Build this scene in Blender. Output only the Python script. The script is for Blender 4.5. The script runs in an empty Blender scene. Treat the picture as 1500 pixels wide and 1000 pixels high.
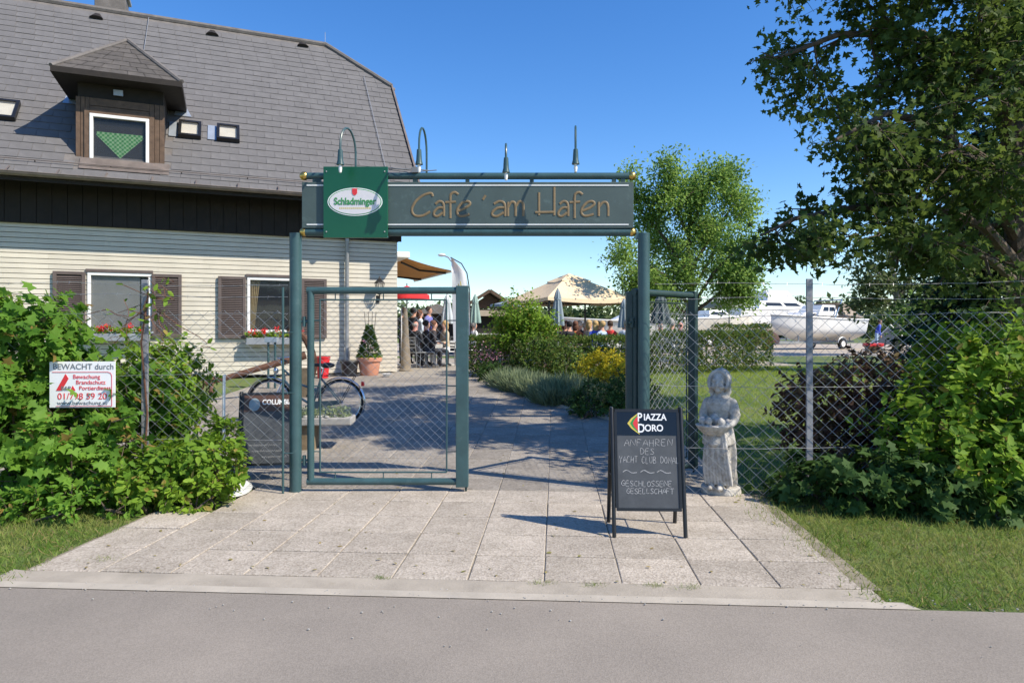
import bpy, math, random
import numpy as np
from mathutils import Vector, Matrix
R = math.radians
random.seed(7)
S = bpy.context.scene
COL = S.collection
# ---------------------------------------------------------------- camera, sky, sun, exposure
EYE = 1.62; HZ = 484.0; FPX = 1000.0          # eye height (m), horizon row and focal length in photo pixels
cd = bpy.data.cameras.new('camera'); cam = bpy.data.objects.new('camera', cd); COL.objects.link(cam)
cam.location = (0, 0, EYE); cam.rotation_euler = (R(90), 0, 0)
cd.sensor_width = 36; cd.lens = 24; cd.shift_y = -(500 - HZ) / 1500; cd.clip_end = 2000; cd.clip_start = .05
S.camera = cam
SUN_EL = R(45); SUN_AZ = math.atan2(.903, -.428)   # azimuth clockwise from +Y
W = bpy.data.worlds.new('World'); S.world = W; W.use_nodes = True
wn = W.node_tree.nodes; wl = W.node_tree.links
sky = wn.new('ShaderNodeTexSky'); sky.sky_type = 'NISHITA'; sky.sun_disc = False
sky.sun_elevation = SUN_EL; sky.sun_rotation = SUN_AZ; sky.air_density = 1.0; sky.dust_density = .2; sky.ozone_density = 3.2
bg = wn['Background']; bg.inputs['Strength'].default_value = .15
hs_ = wn.new('ShaderNodeHueSaturation'); hs_.inputs['Saturation'].default_value = 1.3; hs_.inputs['Hue'].default_value = .508
wl.new(sky.outputs[0], hs_.inputs['Color']); wl.new(hs_.outputs[0], bg.inputs['Color'])
sd = bpy.data.lights.new('sun', 'SUN'); sd.energy = 4.8; sd.angle = R(.53); sd.color = (1, .915, .77)
sun = bpy.data.objects.new('sun', sd); COL.objects.link(sun)
to_sun = Vector((math.sin(SUN_AZ) * math.cos(SUN_EL), math.cos(SUN_AZ) * math.cos(SUN_EL), math.sin(SUN_EL)))
sun.rotation_euler = to_sun.to_track_quat('Z', 'Y').to_euler(); sun.location = (10, -6, 20)
S.view_settings.view_transform = 'Standard'; S.view_settings.look = 'None'
S.view_settings.exposure = .47; S.view_settings.gamma = 1
S.render.engine = 'CYCLES'
# ---------------------------------------------------------------- terrain and pixel helpers
def gz(Y):
    s = min(max((Y - 7) / 10.5, 0), 1); return .55 * s * s * (3 - 2 * s)
def at(u, v, Y): return Vector(((u - 750) / FPX * Y, Y, EYE + (HZ - v) / FPX * Y))
def on_ground(u, v):
    lo, hi = 2.0, 200.0
    for _ in range(60):
        m = (lo + hi) / 2
        if EYE + (HZ - v) / FPX * m > gz(m): lo = m
        else: hi = m
    return Vector(((u - 750) / FPX * lo, lo, gz(lo)))
def gx(u, Y): return Vector(((u - 750) / FPX * Y, Y, gz(Y)))
# ---------------------------------------------------------------- materials
MATS = {}
def nd(t, k, **kw):
    n = t.nodes.new(k)
    for a, b in kw.items(): setattr(n, a, b)
    return n
def ramp(t, src, cols, pos=None):
    r = nd(t, 'ShaderNodeValToRGB'); e = r.color_ramp.elements
    pos = pos or [i / (len(cols) - 1) for i in range(len(cols))]
    while len(e) < len(cols): e.new(.5)
    for i, c in enumerate(cols): e[i].position = pos[i]; e[i].color = (*c, 1)
    t.links.new(src, r.inputs[0]); return r.outputs[0]
def noise(t, scale, detail=4, co=None, rough=.6):
    n = nd(t, 'ShaderNodeTexNoise'); n.inputs['Scale'].default_value = scale; n.inputs['Detail'].default_value = detail
    n.inputs['Roughness'].default_value = rough
    if co is not None: t.links.new(co, n.inputs['Vector'])
    return n.outputs['Fac']
def mix(t, f, a, b, mode='MIX'):
    m = nd(t, 'ShaderNodeMix', data_type='RGBA', blend_type=mode)
    for s, x in ((0, f), (6, a), (7, b)):
        if hasattr(x, 'type') and not isinstance(x, (tuple, float, int)): t.links.new(x, m.inputs[s])
        else: m.inputs[s].default_value = x if s == 0 else (*x, 1)
    return m.outputs[2]
def base(name):
    m = bpy.data.materials.new(name); m.use_nodes = True; t = m.node_tree
    b = t.nodes['Principled BSDF']; co = nd(t, 'ShaderNodeTexCoord').outputs['Object']; MATS[name] = m
    return m, t, b, co
def bump(t, b, h, dist=.01, strength=.6):
    n = nd(t, 'ShaderNodeBump'); n.inputs['Distance'].default_value = dist; n.inputs['Strength'].default_value = strength
    t.links.new(h, n.inputs['Height']); t.links.new(n.outputs[0], b.inputs['Normal'])
def mat(name, c, rough=.6, var=.18, scale=6, metal=0, bmp=0, bscale=60, spec=.5, stain=None, rnd=0, specks=None):
    """painted / plain surface with blotchy variation, fine relief and optional stain colour"""
    m, t, b, co = base(name)
    c = Vector(c); lo = tuple(c * (1 - var)); hi = tuple(min(x, 1) for x in c * (1 + var * .6))
    col = ramp(t, noise(t, scale, 6, co), [lo, hi], [.3, .7])
    if stain:
        f = ramp(t, noise(t, scale * 2.3, 8, co, .75), [(0, 0, 0), (1, 1, 1)], [.56, .72])
        col = mix(t, f, col, stain)
    if specks: col = mix(t, ramp(t, noise(t, 38, 5, co, .7), [(0, 0, 0), (1, 1, 1)], [.67, .71]), col, specks)
    if rnd:
        oi = nd(t, 'ShaderNodeObjectInfo').outputs['Random']
        col = mix(t, 1.0, col, ramp(t, oi, [(1 - rnd,) * 3, (1, 1, 1)]), 'MULTIPLY')
    t.links.new(col, b.inputs['Base Color'])
    b.inputs['Roughness'].default_value = rough; b.inputs['Metallic'].default_value = metal
    b.inputs['Specular IOR Level'].default_value = spec
    if bmp: bump(t, b, noise(t, bscale, 5, co), bmp)
    return m
def leafmat(name, cols, trans=.4, rough=.62, spec=.2, dead=None):
    cols = [tuple(x * 1.22 for x in c) for c in cols]; rough = max(rough, .6)
    m, t, b, co = base(name)
    g = nd(t, 'ShaderNodeNewGeometry').outputs['Random Per Island']
    col = ramp(t, g, cols)
    if dead: k = len(cols); dcol = ramp(t, g, [(0, 0, 0), (0, 0, 0), (1, 1, 1), (1, 1, 1)], [0, .955, .965, 1])
    col = mix(t, .55, col, ramp(t, noise(t, 1.6, 3, co), [cols[0], cols[-1]], [.35, .65]))
    if dead: col = mix(t, dcol, col, dead)
    t.links.new(col, b.inputs['Base Color']); b.inputs['Roughness'].default_value = rough
    b.inputs['Specular IOR Level'].default_value = spec
    tr = nd(t, 'ShaderNodeBsdfTranslucent'); mx = nd(t, 'ShaderNodeMixShader'); mx.inputs[0].default_value = trans
    hs = nd(t, 'ShaderNodeHueSaturation'); hs.inputs['Value'].default_value = 1.5; hs.inputs['Hue'].default_value = .485
    t.links.new(col, hs.inputs['Color']); t.links.new(hs.outputs[0], tr.inputs['Color'])
    t.links.new(b.outputs[0], mx.inputs[1]); t.links.new(tr.outputs[0], mx.inputs[2])
    t.links.new(mx.outputs[0], t.nodes['Material Output'].inputs['Surface'])
    return m
def glass(name, tint=(.05, .06, .07), rough=.03):
    m, t, b, co = base(name)
    b.inputs['Base Color'].default_value = (*tint, 1); b.inputs['Roughness'].default_value = rough
    b.inputs['Specular IOR Level'].default_value = .6; b.inputs['Alpha'].default_value = .22
    bump(t, b, noise(t, 2.5, 2, co), .004, .3)
    return m
def G(n): return MATS[n]
# ---------------------------------------------------------------- mesh building
class MB:
    def __init__(s): s.v = []; s.f = []
    def add(s, v, f):
        o = len(s.v); s.v += [tuple(p) for p in v]; s.f += [tuple(i + o for i in q) for q in f]; return s
    def box(s, x0, x1, y0, y1, z0, z1):
        return s.add([(x0,y0,z0),(x1,y0,z0),(x1,y1,z0),(x0,y1,z0),(x0,y0,z1),(x1,y0,z1),(x1,y1,z1),(x0,y1,z1)],
                     [(3,2,1,0),(4,5,6,7),(0,1,5,4),(1,2,6,5),(2,3,7,6),(3,0,4,7)])
    def bar(s, p, q, w, h, up=(0, 0, 1)):
        p, q = Vector(p), Vector(q); d = (q - p).normalized(); up = Vector(up)
        a = d.cross(up)
        if a.length < 1e-4: a = d.cross(Vector((0, 1, 0)))
        a.normalize(); b = a.cross(d); a *= w / 2; b *= h / 2
        return s.add([p-a-b, p+a-b, p+a+b, p-a+b, q-a-b, q+a-b, q+a+b, q-a+b],
                     [(0,1,2,3),(7,6,5,4),(4,5,1,0),(5,6,2,1),(6,7,3,2),(7,4,0,3)])
    def tube(s, pts, r, n=8, caps=True, flat=None):
        pts = [Vector(p) for p in pts]; k = len(pts)
        rs = r if isinstance(r, (list, tuple)) else [r] * k
        o = len(s.v); a = None
        for i, p in enumerate(pts):
            d = (pts[min(i+1, k-1)] - pts[max(i-1, 0)])
            d = d.normalized() if d.length > 1e-9 else Vector((0, 0, 1))
            if a is None:
                a = d.cross(Vector((0, 0, 1)) if abs(d.z) < .9 else Vector((1, 0, 0)))
            else: a = a - d * a.dot(d)
            a.normalize(); b = d.cross(a)
            for j in range(n):
                t = 2 * math.pi * j / n; w = (a * math.cos(t) + b * math.sin(t)) * rs[i]
                if flat is not None: w.y *= flat
                s.v.append(tuple(p + w))
        for i in range(k - 1):
            for j in range(n):
                x = o + i * n + j; y = o + i * n + (j + 1) % n
                s.f.append((x, y, y + n, x + n))
        if caps:
            s.f.append(tuple(o + j for j in reversed(range(n)))); s.f.append(tuple(o + (k - 1) * n + j for j in range(n)))
        return s
    def lathe(s, prof, n=24, c=(0, 0, 0), fn=None):
        o = len(s.v)
        for i, (r, z) in enumerate(prof):
            for j in range(n):
                t = 2 * math.pi * j / n; rr = r * (fn(t, z) if fn else 1)
                s.v.append((c[0] + rr * math.cos(t), c[1] + rr * math.sin(t), c[2] + z))
        for i in range(len(prof) - 1):
            for j in range(n):
                x = o + i * n + j; y = o + i * n + (j + 1) % n
                s.f.append((x, y, y + n, x + n))
        s.f.append(tuple(o + j for j in reversed(range(n)))); s.f.append(tuple(o + (len(prof) - 1) * n + j for j in range(n)))
        return s
    def ball(s, c, r, n=12, sc=(1, 1, 1)):
        m = n // 2; o = len(s.v)
        for i in range(1, m):
            p = math.pi * i / m
            for j in range(n):
                t = 2 * math.pi * j / n
                s.v.append((c[0] + r*sc[0]*math.sin(p)*math.cos(t), c[1] + r*sc[1]*math.sin(p)*math.sin(t), c[2] + r*sc[2]*math.cos(p)))
        s.v.append((c[0], c[1], c[2] + r*sc[2])); s.v.append((c[0], c[1], c[2] - r*sc[2]))
        T = o + (m - 1) * n; B = T + 1
        for j in range(n):
            k = (j + 1) % n
            s.f.append((T, o + j, o + k)); s.f.append((B, o + (m-2)*n + k, o + (m-2)*n + j))
            for i in range(m - 2):
                s.f.append((o + i*n + j, o + (i+1)*n + j, o + (i+1)*n + k, o + i*n + k))
        return s
    def plate(s, poly, y0, y1):
        """polygon in x/z extruded along y"""
        n = len(poly); o = len(s.v)
        s.v += [(x, y0, z) for x, z in poly] + [(x, y1, z) for x, z in poly]
        s.f.append(tuple(range(o, o + n))); s.f.append(tuple(reversed(range(o + n, o + 2*n))))
        for i in range(n):
            j = (i + 1) % n; s.f.append((o + j, o + i, o + n + i, o + n + j))
        return s
    def sheet(s, poly):
        return s.add(poly, [tuple(range(len(poly)))])
    def shift(s, d):
        d = Vector(d); s.v = [tuple(Vector(p) - d) for p in s.v]; return s
    def mesh(s, name, m, smooth=False):
        me = bpy.data.meshes.new(name); me.from_pydata(s.v, [], s.f)
        if smooth:
            me.polygons.foreach_set('use_smooth', [True] * len(me.polygons)); me.set_sharp_from_angle(angle=R(40))
        for x in (m if isinstance(m, (list, tuple)) else [m]): me.materials.append(G(x))
        me.update(); return me
    def build(s, name, m, parent=None, smooth=False, bev=0):
        o = link(name, s.mesh(name, m, smooth), parent)
        if bev:
            b = o.modifiers.new('bevel', 'BEVEL'); b.width = bev; b.segments = 2; b.limit_method = 'ANGLE'; b.angle_limit = R(50)
        return o
def link(name, data, parent=None):
    o = bpy.data.objects.new(name, data); COL.objects.link(o)
    if parent: o.parent = parent
    return o
def tag(o, label, cat, group=None):
    o['label'] = label; o['category'] = cat
    if group: o['group'] = group
    return o
def thing(name, label, cat, loc=(0, 0, 0), rz=0, group=None):
    o = link(name, None); o.location = loc; o.rotation_euler = (0, 0, rz); o.empty_display_size = .2
    return tag(o, label, cat, group)
def struct(o): o['kind'] = 'structure'; return o
def stuff(o): o['kind'] = 'stuff'; return o
def text_mesh(name, s, size, m, parent, loc, rot=(R(90), 0, 0), ext=.002, align='CENTER', sx=1, shear=0, bold=0):
    c = bpy.data.curves.new(name, 'FONT'); c.body = s; c.size = size; c.extrude = ext; c.align_x = align; c.shear = shear
    c.offset = bold
    t = bpy.data.objects.new('tmp', c); me = bpy.data.meshes.new_from_object(t); bpy.data.objects.remove(t)
    me.name = name; me.materials.clear(); me.materials.append(G(m))
    o = link(name, me, parent); o.location = loc; o.rotation_euler = rot; o.scale = (sx, 1, 1)
    return o
# ---------------------------------------------------------------- foliage
LEAF = {
 'oval': ([(0,0,0),(.3,.24,.05),(.72,.2,.03),(1,0,-.06),(.72,-.2,.03),(.3,-.24,.05)], [(0,1,2,3),(0,3,4,5)]),
 'blade': ([(0,.035,0),(0,-.035,0),(.55,.028,.03),(.55,-.028,.03),(1,0,-.08)], [(1,3,2,0),(3,4,2)]),
 'diamond': ([(0,0,0),(.5,.27,.05),(1,0,-.05),(.5,-.27,.05)], [(0,1,2),(0,2,3)]),
 'maple': ([(0,0,0),(.02,.42,-.04),(.3,.24,.02),(.5,.5,-.05),(.62,.2,.02),(1,0,-.1),(.62,-.2,.02),(.5,-.5,-.05),(.3,-.24,.02),(.02,-.42,-.04)],
           [(0,1,2),(0,2,3,4),(0,4,5),(0,5,6),(0,6,7,8),(0,8,9)]),
}
def leafmesh(name, P, D, N, size, shape, m, parent=None):
    """P positions, D leaf directions, N rough normals, size per leaf"""
    P = np.asarray(P, float); D = np.asarray(D, float); N = np.asarray(N, float); n = len(P)
    tv, tf = LEAF[shape]; tv = np.array(tv); k = len(tv)
    D /= np.linalg.norm(D, axis=1, keepdims=True) + 1e-9
    B = np.cross(N, D); B /= np.linalg.norm(B, axis=1, keepdims=True) + 1e-9
    N = np.cross(D, B); sz = np.asarray(size, float).reshape(-1, 1, 1) * np.ones((n, 1, 1))
    V = P[:, None, :] + sz * (tv[None, :, 0:1] * D[:, None, :] + tv[None, :, 1:2] * B[:, None, :] + tv[None, :, 2:3] * N[:, None, :])
    lv = np.concatenate([np.array(f) for f in tf]); ll = np.array([len(f) for f in tf])
    loops = (np.arange(n)[:, None] * k + lv[None, :]).ravel()
    tot = np.tile(ll, n); start = np.concatenate([[0], np.cumsum(tot)[:-1]])
    me = bpy.data.meshes.new(name)
    me.vertices.add(n * k); me.vertices.foreach_set('co', V.ravel())
    me.loops.add(len(loops)); me.loops.foreach_set('vertex_index', loops.astype(np.int32))
    me.polygons.add(len(tot)); me.polygons.foreach_set('loop_start', start.astype(np.int32))
    me.materials.append(G(m)); me.update(calc_edges=True); me.validate()
    return link(name, me, parent)
def rdir(rng, n):
    d = rng.normal(size=(n, 3)); return d / np.linalg.norm(d, axis=1, keepdims=True)
def lumps(d, rng, k=5, amp=.22):
    """direction dependent radius factor: an uneven outline"""
    c = rdir(rng, k * 4); f = np.ones(len(d)) * (1 - amp)
    for q in c: f = np.maximum(f, 1 - amp + 2 * amp * np.clip((d @ q - .72) / .28, 0, 1) * rng.uniform(.6, 1))
    return f
SHOOTS = []
def blob_leaves(blobs, n, rng, size, up=.4, shell=.55, tw=13, rise=.45, shoot=.5):
    """leaves through lumpy ellipsoids; blobs: (x,y,z,rx,ry,rz)"""
    vol = np.array([b[3]*b[4] + b[4]*b[5] + b[3]*b[5] for b in blobs]); cnt = (n * vol / vol.sum()).astype(int)
    P, D, N = [], [], []
    for b, c in zip(blobs, cnt):
        k = max(6, c // tw); rad = np.array(b[3:6]); d = rdir(rng, k); r = (shell + (.92 - shell) * rng.random(k) ** .6) * lumps(d, rng)
        s0 = d * r[:, None] * rad + np.array(b[:3])                         # shoots: start, direction, length
        sd_ = d / rad * rad.mean() + np.array([0, 0, rise]) + rng.normal(size=(k, 3)) * .45; sd_ /= np.linalg.norm(sd_, axis=1, keepdims=True)
        ln_ = np.minimum(rad.mean() * shoot * rng.uniform(.3, 1.2, k), .5)
        SHOOTS.extend(zip(s0[:40].tolist(), (s0 + sd_ * ln_[:, None])[:40].tolist()))
        i = rng.integers(0, k, c); f = rng.random(c) ** .75; p = s0[i] + sd_[i] * (ln_[i] * f)[:, None] + rng.normal(size=(c, 3)) * size * .22
        side = np.cross(sd_[i], rdir(rng, c)); side /= np.linalg.norm(side, axis=1, keepdims=True) + 1e-9
        P.append(p); D.append(sd_[i] * .55 + side * .9 + np.array([0, 0, -.18])); N.append(d[i] * .35 + sd_[i] * .3 + np.array([0, 0, up]) + rng.normal(size=(c, 3)) * .3)
    P = np.concatenate(P); ok = P[:, 2] > np.array([gz(y) for y in P[:, 1]]) + .01
    s = size * (.4 + .9 * rng.random(len(P)) ** .8)
    return P[ok], np.concatenate(D)[ok], np.concatenate(N)[ok], s[ok]
def bush(name, label, cat, blobs, n, size, shape, m, seed, stem='bark', up=.4, shell=.5, nstem=9, group=None, extra=None, keep=None, **kw):
    rng = np.random.default_rng(seed)
    bx = np.mean([b[0] for b in blobs]); by = np.mean([b[1] for b in blobs]); loc = Vector((bx, by, gz(by) - .04))
    t = thing(name, label, cat, loc, group=group)
    SHOOTS.clear(); P, D, N, s = blob_leaves(blobs, n, rng, size, up, shell, **kw)
    if keep is not None: q_ = keep(P, rng); P, D, N, s = P[q_], D[q_], N[q_], s[q_]
    leafmesh('foliage', P - np.array(loc), D, N, s, shape, m, t)
    mb = MB()
    for i in range(nstem):
        b = blobs[i % len(blobs)]; d = rdir(rng, 1)[0]
        q = Vector((b[0] + d[0]*b[3]*.7, b[1] + d[1]*b[4]*.7, b[2] + abs(d[2])*b[5]*.75))
        g = Vector((b[0] + rng.normal()*.12, b[1] + rng.normal()*.12, gz(b[1]) - .05))
        mid = (g + q) / 2 + Vector(rng.normal(size=3)) * .07
        mb.tube([g - loc, mid - loc, q - loc], [.016, .011, .004], 5)
    for a, b in SHOOTS:
        if b[2] > gz(b[1]): mb.tube([Vector(a) - loc, Vector(b) - loc], [.006, .003], 4, caps=False)
    stuff(mb.build('stem', stem, t))
    if extra: extra(t, loc, rng)
    return t
def grow(limbs, rng, nsub=8, lsub=1.6, ntw=7, ltw=.7, nleaf=30, spread=.16, droop=.0, rmin=.006, start=.25, flat=1.0, tipbias=1.0, prune=None):
    """branches and leaf points from limb polylines [(pts, r0, r1)]"""
    mb = MB(); P, D = [], []
    for pts, r0, r1, *mul in limbs:
        mul = mul[0] if mul else 1
        pts = [Vector(p) for p in pts]; k = len(pts)
        rs = [r0 + (r1 - r0) * i / (k - 1) for i in range(k)]; mb.tube(pts, rs, 8)
        if nsub == 0: continue
        for i in range(nsub):
            f = start + (1 - start) * ((i + rng.random()) / nsub) ** tipbias; x = f * (k - 1); a = min(int(x), k - 2); p = pts[a].lerp(pts[a+1], x - a)
            axis = (pts[a+1] - pts[a]).normalized(); d = Vector(rdir(rng, 1)[0]); d.z *= flat
            d = (axis * .55 + d * .9 + Vector((0, 0, .12 - droop))).normalized()
            L = lsub * rng.uniform(.6, 1.15) * (1.1 - .45 * f); rb = max((r0 + (r1 - r0) * f) * .45, rmin * 1.6)
            q = [p]; dd = d.copy()
            for j in range(4):
                dd = (dd + Vector(rng.normal(size=3)) * .16 + Vector((0, 0, -.10 * droop))).normalized(); q.append(q[-1] + dd * L / 4)
            if prune is not None:
                cut = [j for j in range(1, 5) if prune(q[j])]
                if cut and cut[0] == 1: continue
                if cut: q = q[:cut[0]] + [q[cut[0] - 1].lerp(q[cut[0]], .1 + .1 * j) for j in range(5 - cut[0])]
            mb.tube(q, [rb * (1 - .2 * j) for j in range(5)], 5, caps=False)
            for w in range(ntw):
                g = .15 + .85 * (w + rng.random()) / ntw; y = g * 4; b = min(int(y), 3); s = q[b].lerp(q[b+1], y - b)
                td = Vector(rdir(rng, 1)[0]); td.z *= flat; td = (td + dd * .6 + Vector((0, 0, -.25 * droop))).normalized(); tl = ltw * rng.uniform(.5, 1.2)
                e = s + td * tl + Vector((0, 0, -droop * .12))
                if prune is not None and prune(e): continue
                mb.tube([s, (s + e) / 2 + Vector((0, 0, .02)), e], [rmin, rmin * .7, rmin * .4], 3, caps=False)
                c = max(2, int(mul * nleaf * rng.uniform(.5, 1.4))); h = rng.random(c) ** .8
                P.append(np.array(s)[None] * (1 - h[:, None]) + np.array(e)[None] * h[:, None] + rng.normal(size=(c, 3)) * spread)
                D.append(np.array(td)[None] * .7 + rng.normal(size=(c, 3)) * .7 + np.array([0, 0, -droop * .6]))
    return mb, np.concatenate(P) if P else None, np.concatenate(D) if D else None
def tree(name, label, limbs, seed, size, shape, m, bark, up=.7, group=None, keep=None, **kw):
    rng = np.random.default_rng(seed); loc = Vector(limbs[0][0][0])
    t = thing(name, label, 'tree', loc, group=group)
    mb, P, D = grow(limbs, rng, **kw); mb.shift(loc).build('trunk', bark, t, smooth=True)
    if keep is not None: q_ = keep(P); P, D = P[q_], D[q_]
    n = len(P); N = rng.normal(size=(n, 3)) * .5 + np.array([0, 0, up])
    leafmesh('crown', P - np.array(loc), D, N, size * rng.uniform(.65, 1.25, n), shape, m, t)
    return t
# ================================================================ materials
def make_mats():
    # asphalt: bleached binder with aggregate flecks
    m, t, b, co = base('asphalt')
    c = ramp(t, noise(t, 1.1, 6, co), [(.225, .197, .166), (.288, .252, .212)], [.3, .7])
    v = nd(t, 'ShaderNodeTexVoronoi'); v.inputs['Scale'].default_value = 130; t.links.new(co, v.inputs['Vector'])
    sp = nd(t, 'ShaderNodeSeparateColor'); t.links.new(v.outputs['Color'], sp.inputs[0])
    c = mix(t, 1.0, c, ramp(t, noise(t, .35, 3, co), [(.86, .86, .86), (1.06, 1.05, 1.04)], [.38, .62]), 'MULTIPLY')
    c = mix(t, .22, c, ramp(t, sp.outputs[0], [(.16, .14, .118), (.275, .242, .206), (.385, .34, .295)], [.1, .5, 1]))
    f = ramp(t, noise(t, 3.5, 7, co, .8), [(0, 0, 0), (1, 1, 1)], [.66, .78]); c = mix(t, f, c, (.40, .36, .315))
    t.links.new(c, b.inputs['Base Color']); b.inputs['Roughness'].default_value = .85; bump(t, b, v.outputs['Distance'], .0025, .35)
    # exposed aggregate concrete slabs
    m, t, b, co = base('slab')
    oi = nd(t, 'ShaderNodeObjectInfo').outputs['Random']
    ad = nd(t, 'ShaderNodeVectorMath', operation='ADD'); t.links.new(co, ad.inputs[0])
    cm = nd(t, 'ShaderNodeCombineXYZ'); mu = nd(t, 'ShaderNodeMath', operation='MULTIPLY'); mu.inputs[1].default_value = 37
    t.links.new(oi, mu.inputs[0]); t.links.new(mu.outputs[0], cm.inputs[0]); t.links.new(mu.outputs[0], cm.inputs[1]); t.links.new(cm.outputs[0], ad.inputs[1])
    co2 = ad.outputs[0]
    v = nd(t, 'ShaderNodeTexVoronoi'); v.inputs['Scale'].default_value = 75; t.links.new(co2, v.inputs['Vector'])
    sp = nd(t, 'ShaderNodeSeparateColor'); t.links.new(v.outputs['Color'], sp.inputs[0])
    c = ramp(t, sp.outputs[0], [(.30, .26, .215), (.47, .425, .365), (.62, .575, .51)], [0, .45, 1])
    c = mix(t, .35, c, (.50, .445, .38))
    c = mix(t, 1.0, c, ramp(t, noise(t, 2.6, 6, co2, .7), [(.72, .70, .67), (1.02, 1.0, .98)], [.32, .66]), 'MULTIPLY')
    c = mix(t, 1.0, c, ramp(t, oi, [(.76, .75, .735), (.98, .97, .955)]), 'MULTIPLY')
    t.links.new(c, b.inputs['Base Color']); b.inputs['Roughness'].default_value = .85; bump(t, b, v.outputs['Distance'], .005, .5)
    mat('joint', (.25, .215, .16), .95, .4, 5, bmp=.01); mat('path_joint', (.33, .295, .245), .95, .3, 5, bmp=.01)
    mat('kerb_concrete', (.37, .325, .265), .9, .25, 2.5, bmp=.006, stain=(.30, .26, .2))
    mat('edge_line', (.42, .375, .31), .85, .18, 3, bmp=.004, stain=(.36, .33, .29))
    # lawn soil
    m, t, b, co = base('lawn')
    c = ramp(t, noise(t, .9, 6, co), [(.055, .10, .018), (.10, .155, .03), (.15, .17, .05)], [.3, .5, .72])
    c = mix(t, ramp(t, noise(t, 7, 6, co, .75), [(0, 0, 0), (1, 1, 1)], [.5, .7]), c, (.19, .15, .085))
    t.links.new(c, b.inputs['Base Color']); b.inputs['Roughness'].default_value = .95; bump(t, b, noise(t, 40, 4, co), .03)
    mat('gravel', (.42, .36, .29), .95, .3, 8, bmp=.02)
    mat('soil', (.10, .07, .045), .95, .4, 9, bmp=.02)
    leafmat('grass', [(.07, .14, .018), (.12, .21, .028), (.18, .26, .045), (.26, .26, .09)], .4)
    leafmat('lawn_grass', [(.15, .22, .025), (.21, .30, .04), (.28, .34, .07)], .4)
    leafmat('dry_grass', [(.3, .23, .1), (.24, .2, .08), (.13, .16, .04)], .3)
    leafmat('hedge_leaf', [(.038, .08, .014), (.08, .135, .024), (.13, .175, .04)], .35, dead=(.22, .16, .06))
    leafmat('vine_leaf', [(.045, .12, .014), (.095, .21, .025), (.17, .30, .04)], .45, .42, dead=(.30, .21, .06))
    leafmat('bright_leaf', [(.06, .13, .014), (.12, .23, .022), (.22, .33, .035)], .42, .4, dead=(.34, .27, .07))
    leafmat('dark_leaf', [(.024, .06, .014), (.045, .095, .022), (.08, .14, .035)], .35)
    leafmat('purple_leaf', [(.075, .032, .028), (.13, .055, .042), (.15, .12, .05)], .35)
    leafmat('maple_leaf', [(.024, .05, .012), (.045, .085, .018), (.09, .135, .028)], .42, .5)
    leafmat('locust_leaf', [(.085, .165, .036), (.14, .24, .052), (.205, .31, .08)], .55)
    leafmat('far_leaf', [(.045, .075, .026), (.075, .11, .04), (.11, .14, .055)], .3)
    leafmat('spruce_leaf', [(.012, .03, .014), (.022, .05, .02), (.035, .07, .026)], .15)
    leafmat('lavender_leaf', [(.11, .15, .075), (.17, .215, .115), (.24, .275, .165)], .3)
    leafmat('yellow_leaf', [(.35, .30, .015), (.5, .40, .02), (.3, .33, .03)], .4)
    leafmat('pink_bloom', [(.38, .17, .24), (.5, .28, .34), (.3, .15, .16)], .3)
    leafmat('red_bloom', [(.6, .02, .02), (.75, .05, .04), (.5, .015, .02)], .3)
    mat('bark', (.10, .075, .055), .95, .4, 12, bmp=.02, bscale=30)
    mat('pale_bark', (.26, .23, .19), .95, .35, 10, bmp=.012, bscale=30)
    # house
    mat('siding', (.635, .585, .485), .75, .10, 1.6, bmp=.003, bscale=90, stain=(.52, .475, .38), rnd=.1)
    mat('siding_gap', (.10, .09, .07), .9)
    mat('roof_tile', (.142, .136, .136), .82, .16, 3, bmp=.006, bscale=50, stain=(.175, .166, .163), rnd=.12)
    mat('dormer_tile', (.10, .088, .078), .85, .3, 6, bmp=.006, bscale=50, rnd=.2)
    mat('roof_cap', (.15, .135, .125), .85, .3, 5, bmp=.006)
    mat('dark_wood', (.017, .012, .009), .8, .35, 7, bmp=.004)
    mat('brown_wood', (.125, .078, .05), .8, .35, 9, bmp=.006, bscale=35)
    mat('shutter', (.115, .088, .08), .7, .2, 6, rnd=.06)
    mat('gutter', (.20, .165, .145), .5, .3, 4, metal=.3, stain=(.30, .22, .18))
    mat('zinc', (.36, .37, .385), .45, .2, 5, metal=.5)
    mat('flashing', (.42, .47, .53), .4, .15, 5, metal=.5)
    mat('white_paint', (.78, .78, .76), .45, .06, 4)
    mat('cream_plaster', (.58, .54, .45), .9, .15, 4)
    glass('window_glass'); mat('unlit_room', (.02, .018, .016), .9)  # near-black colour stands in for the unlit interior
    mat('boat_glass', (.02, .025, .03), .12, .1); glass('pale_glass', (.35, .36, .36), .15)
    mat('curtain', (.45, .35, .17), .9, .2, 12)
    m, t, b, co = base('green_curtain')
    w = nd(t, 'ShaderNodeTexChecker'); w.inputs['Scale'].default_value = 22; t.links.new(co, w.inputs['Vector'])
    w.inputs['Color1'].default_value = (.05, .30, .06, 1); w.inputs['Color2'].default_value = (.33, .55, .27, 1)
    t.links.new(w.outputs[0], b.inputs['Base Color']); b.inputs['Roughness'].default_value = .9
    mat('sheer', (.30, .31, .31), .9, .1, 4)
    # gate and signs
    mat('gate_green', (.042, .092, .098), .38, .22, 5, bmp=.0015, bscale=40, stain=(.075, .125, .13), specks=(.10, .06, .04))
    mat('gate_shaded', (.022, .05, .05), .45, .25, 5, stain=(.03, .06, .06))  # gate green again, with the tree's shade put into the colour
    mat('sign_green', (.062, .092, .088), .55, .14, 4, stain=(.09, .135, .13))
    mat('beer_green', (.006, .085, .038), .28, .1, 3)
    mat('gold_letter', (.215, .15, .075), .55, .25, 20)
    mat('brass', (.62, .42, .12), .28, .2, 12, metal=.9)
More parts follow.
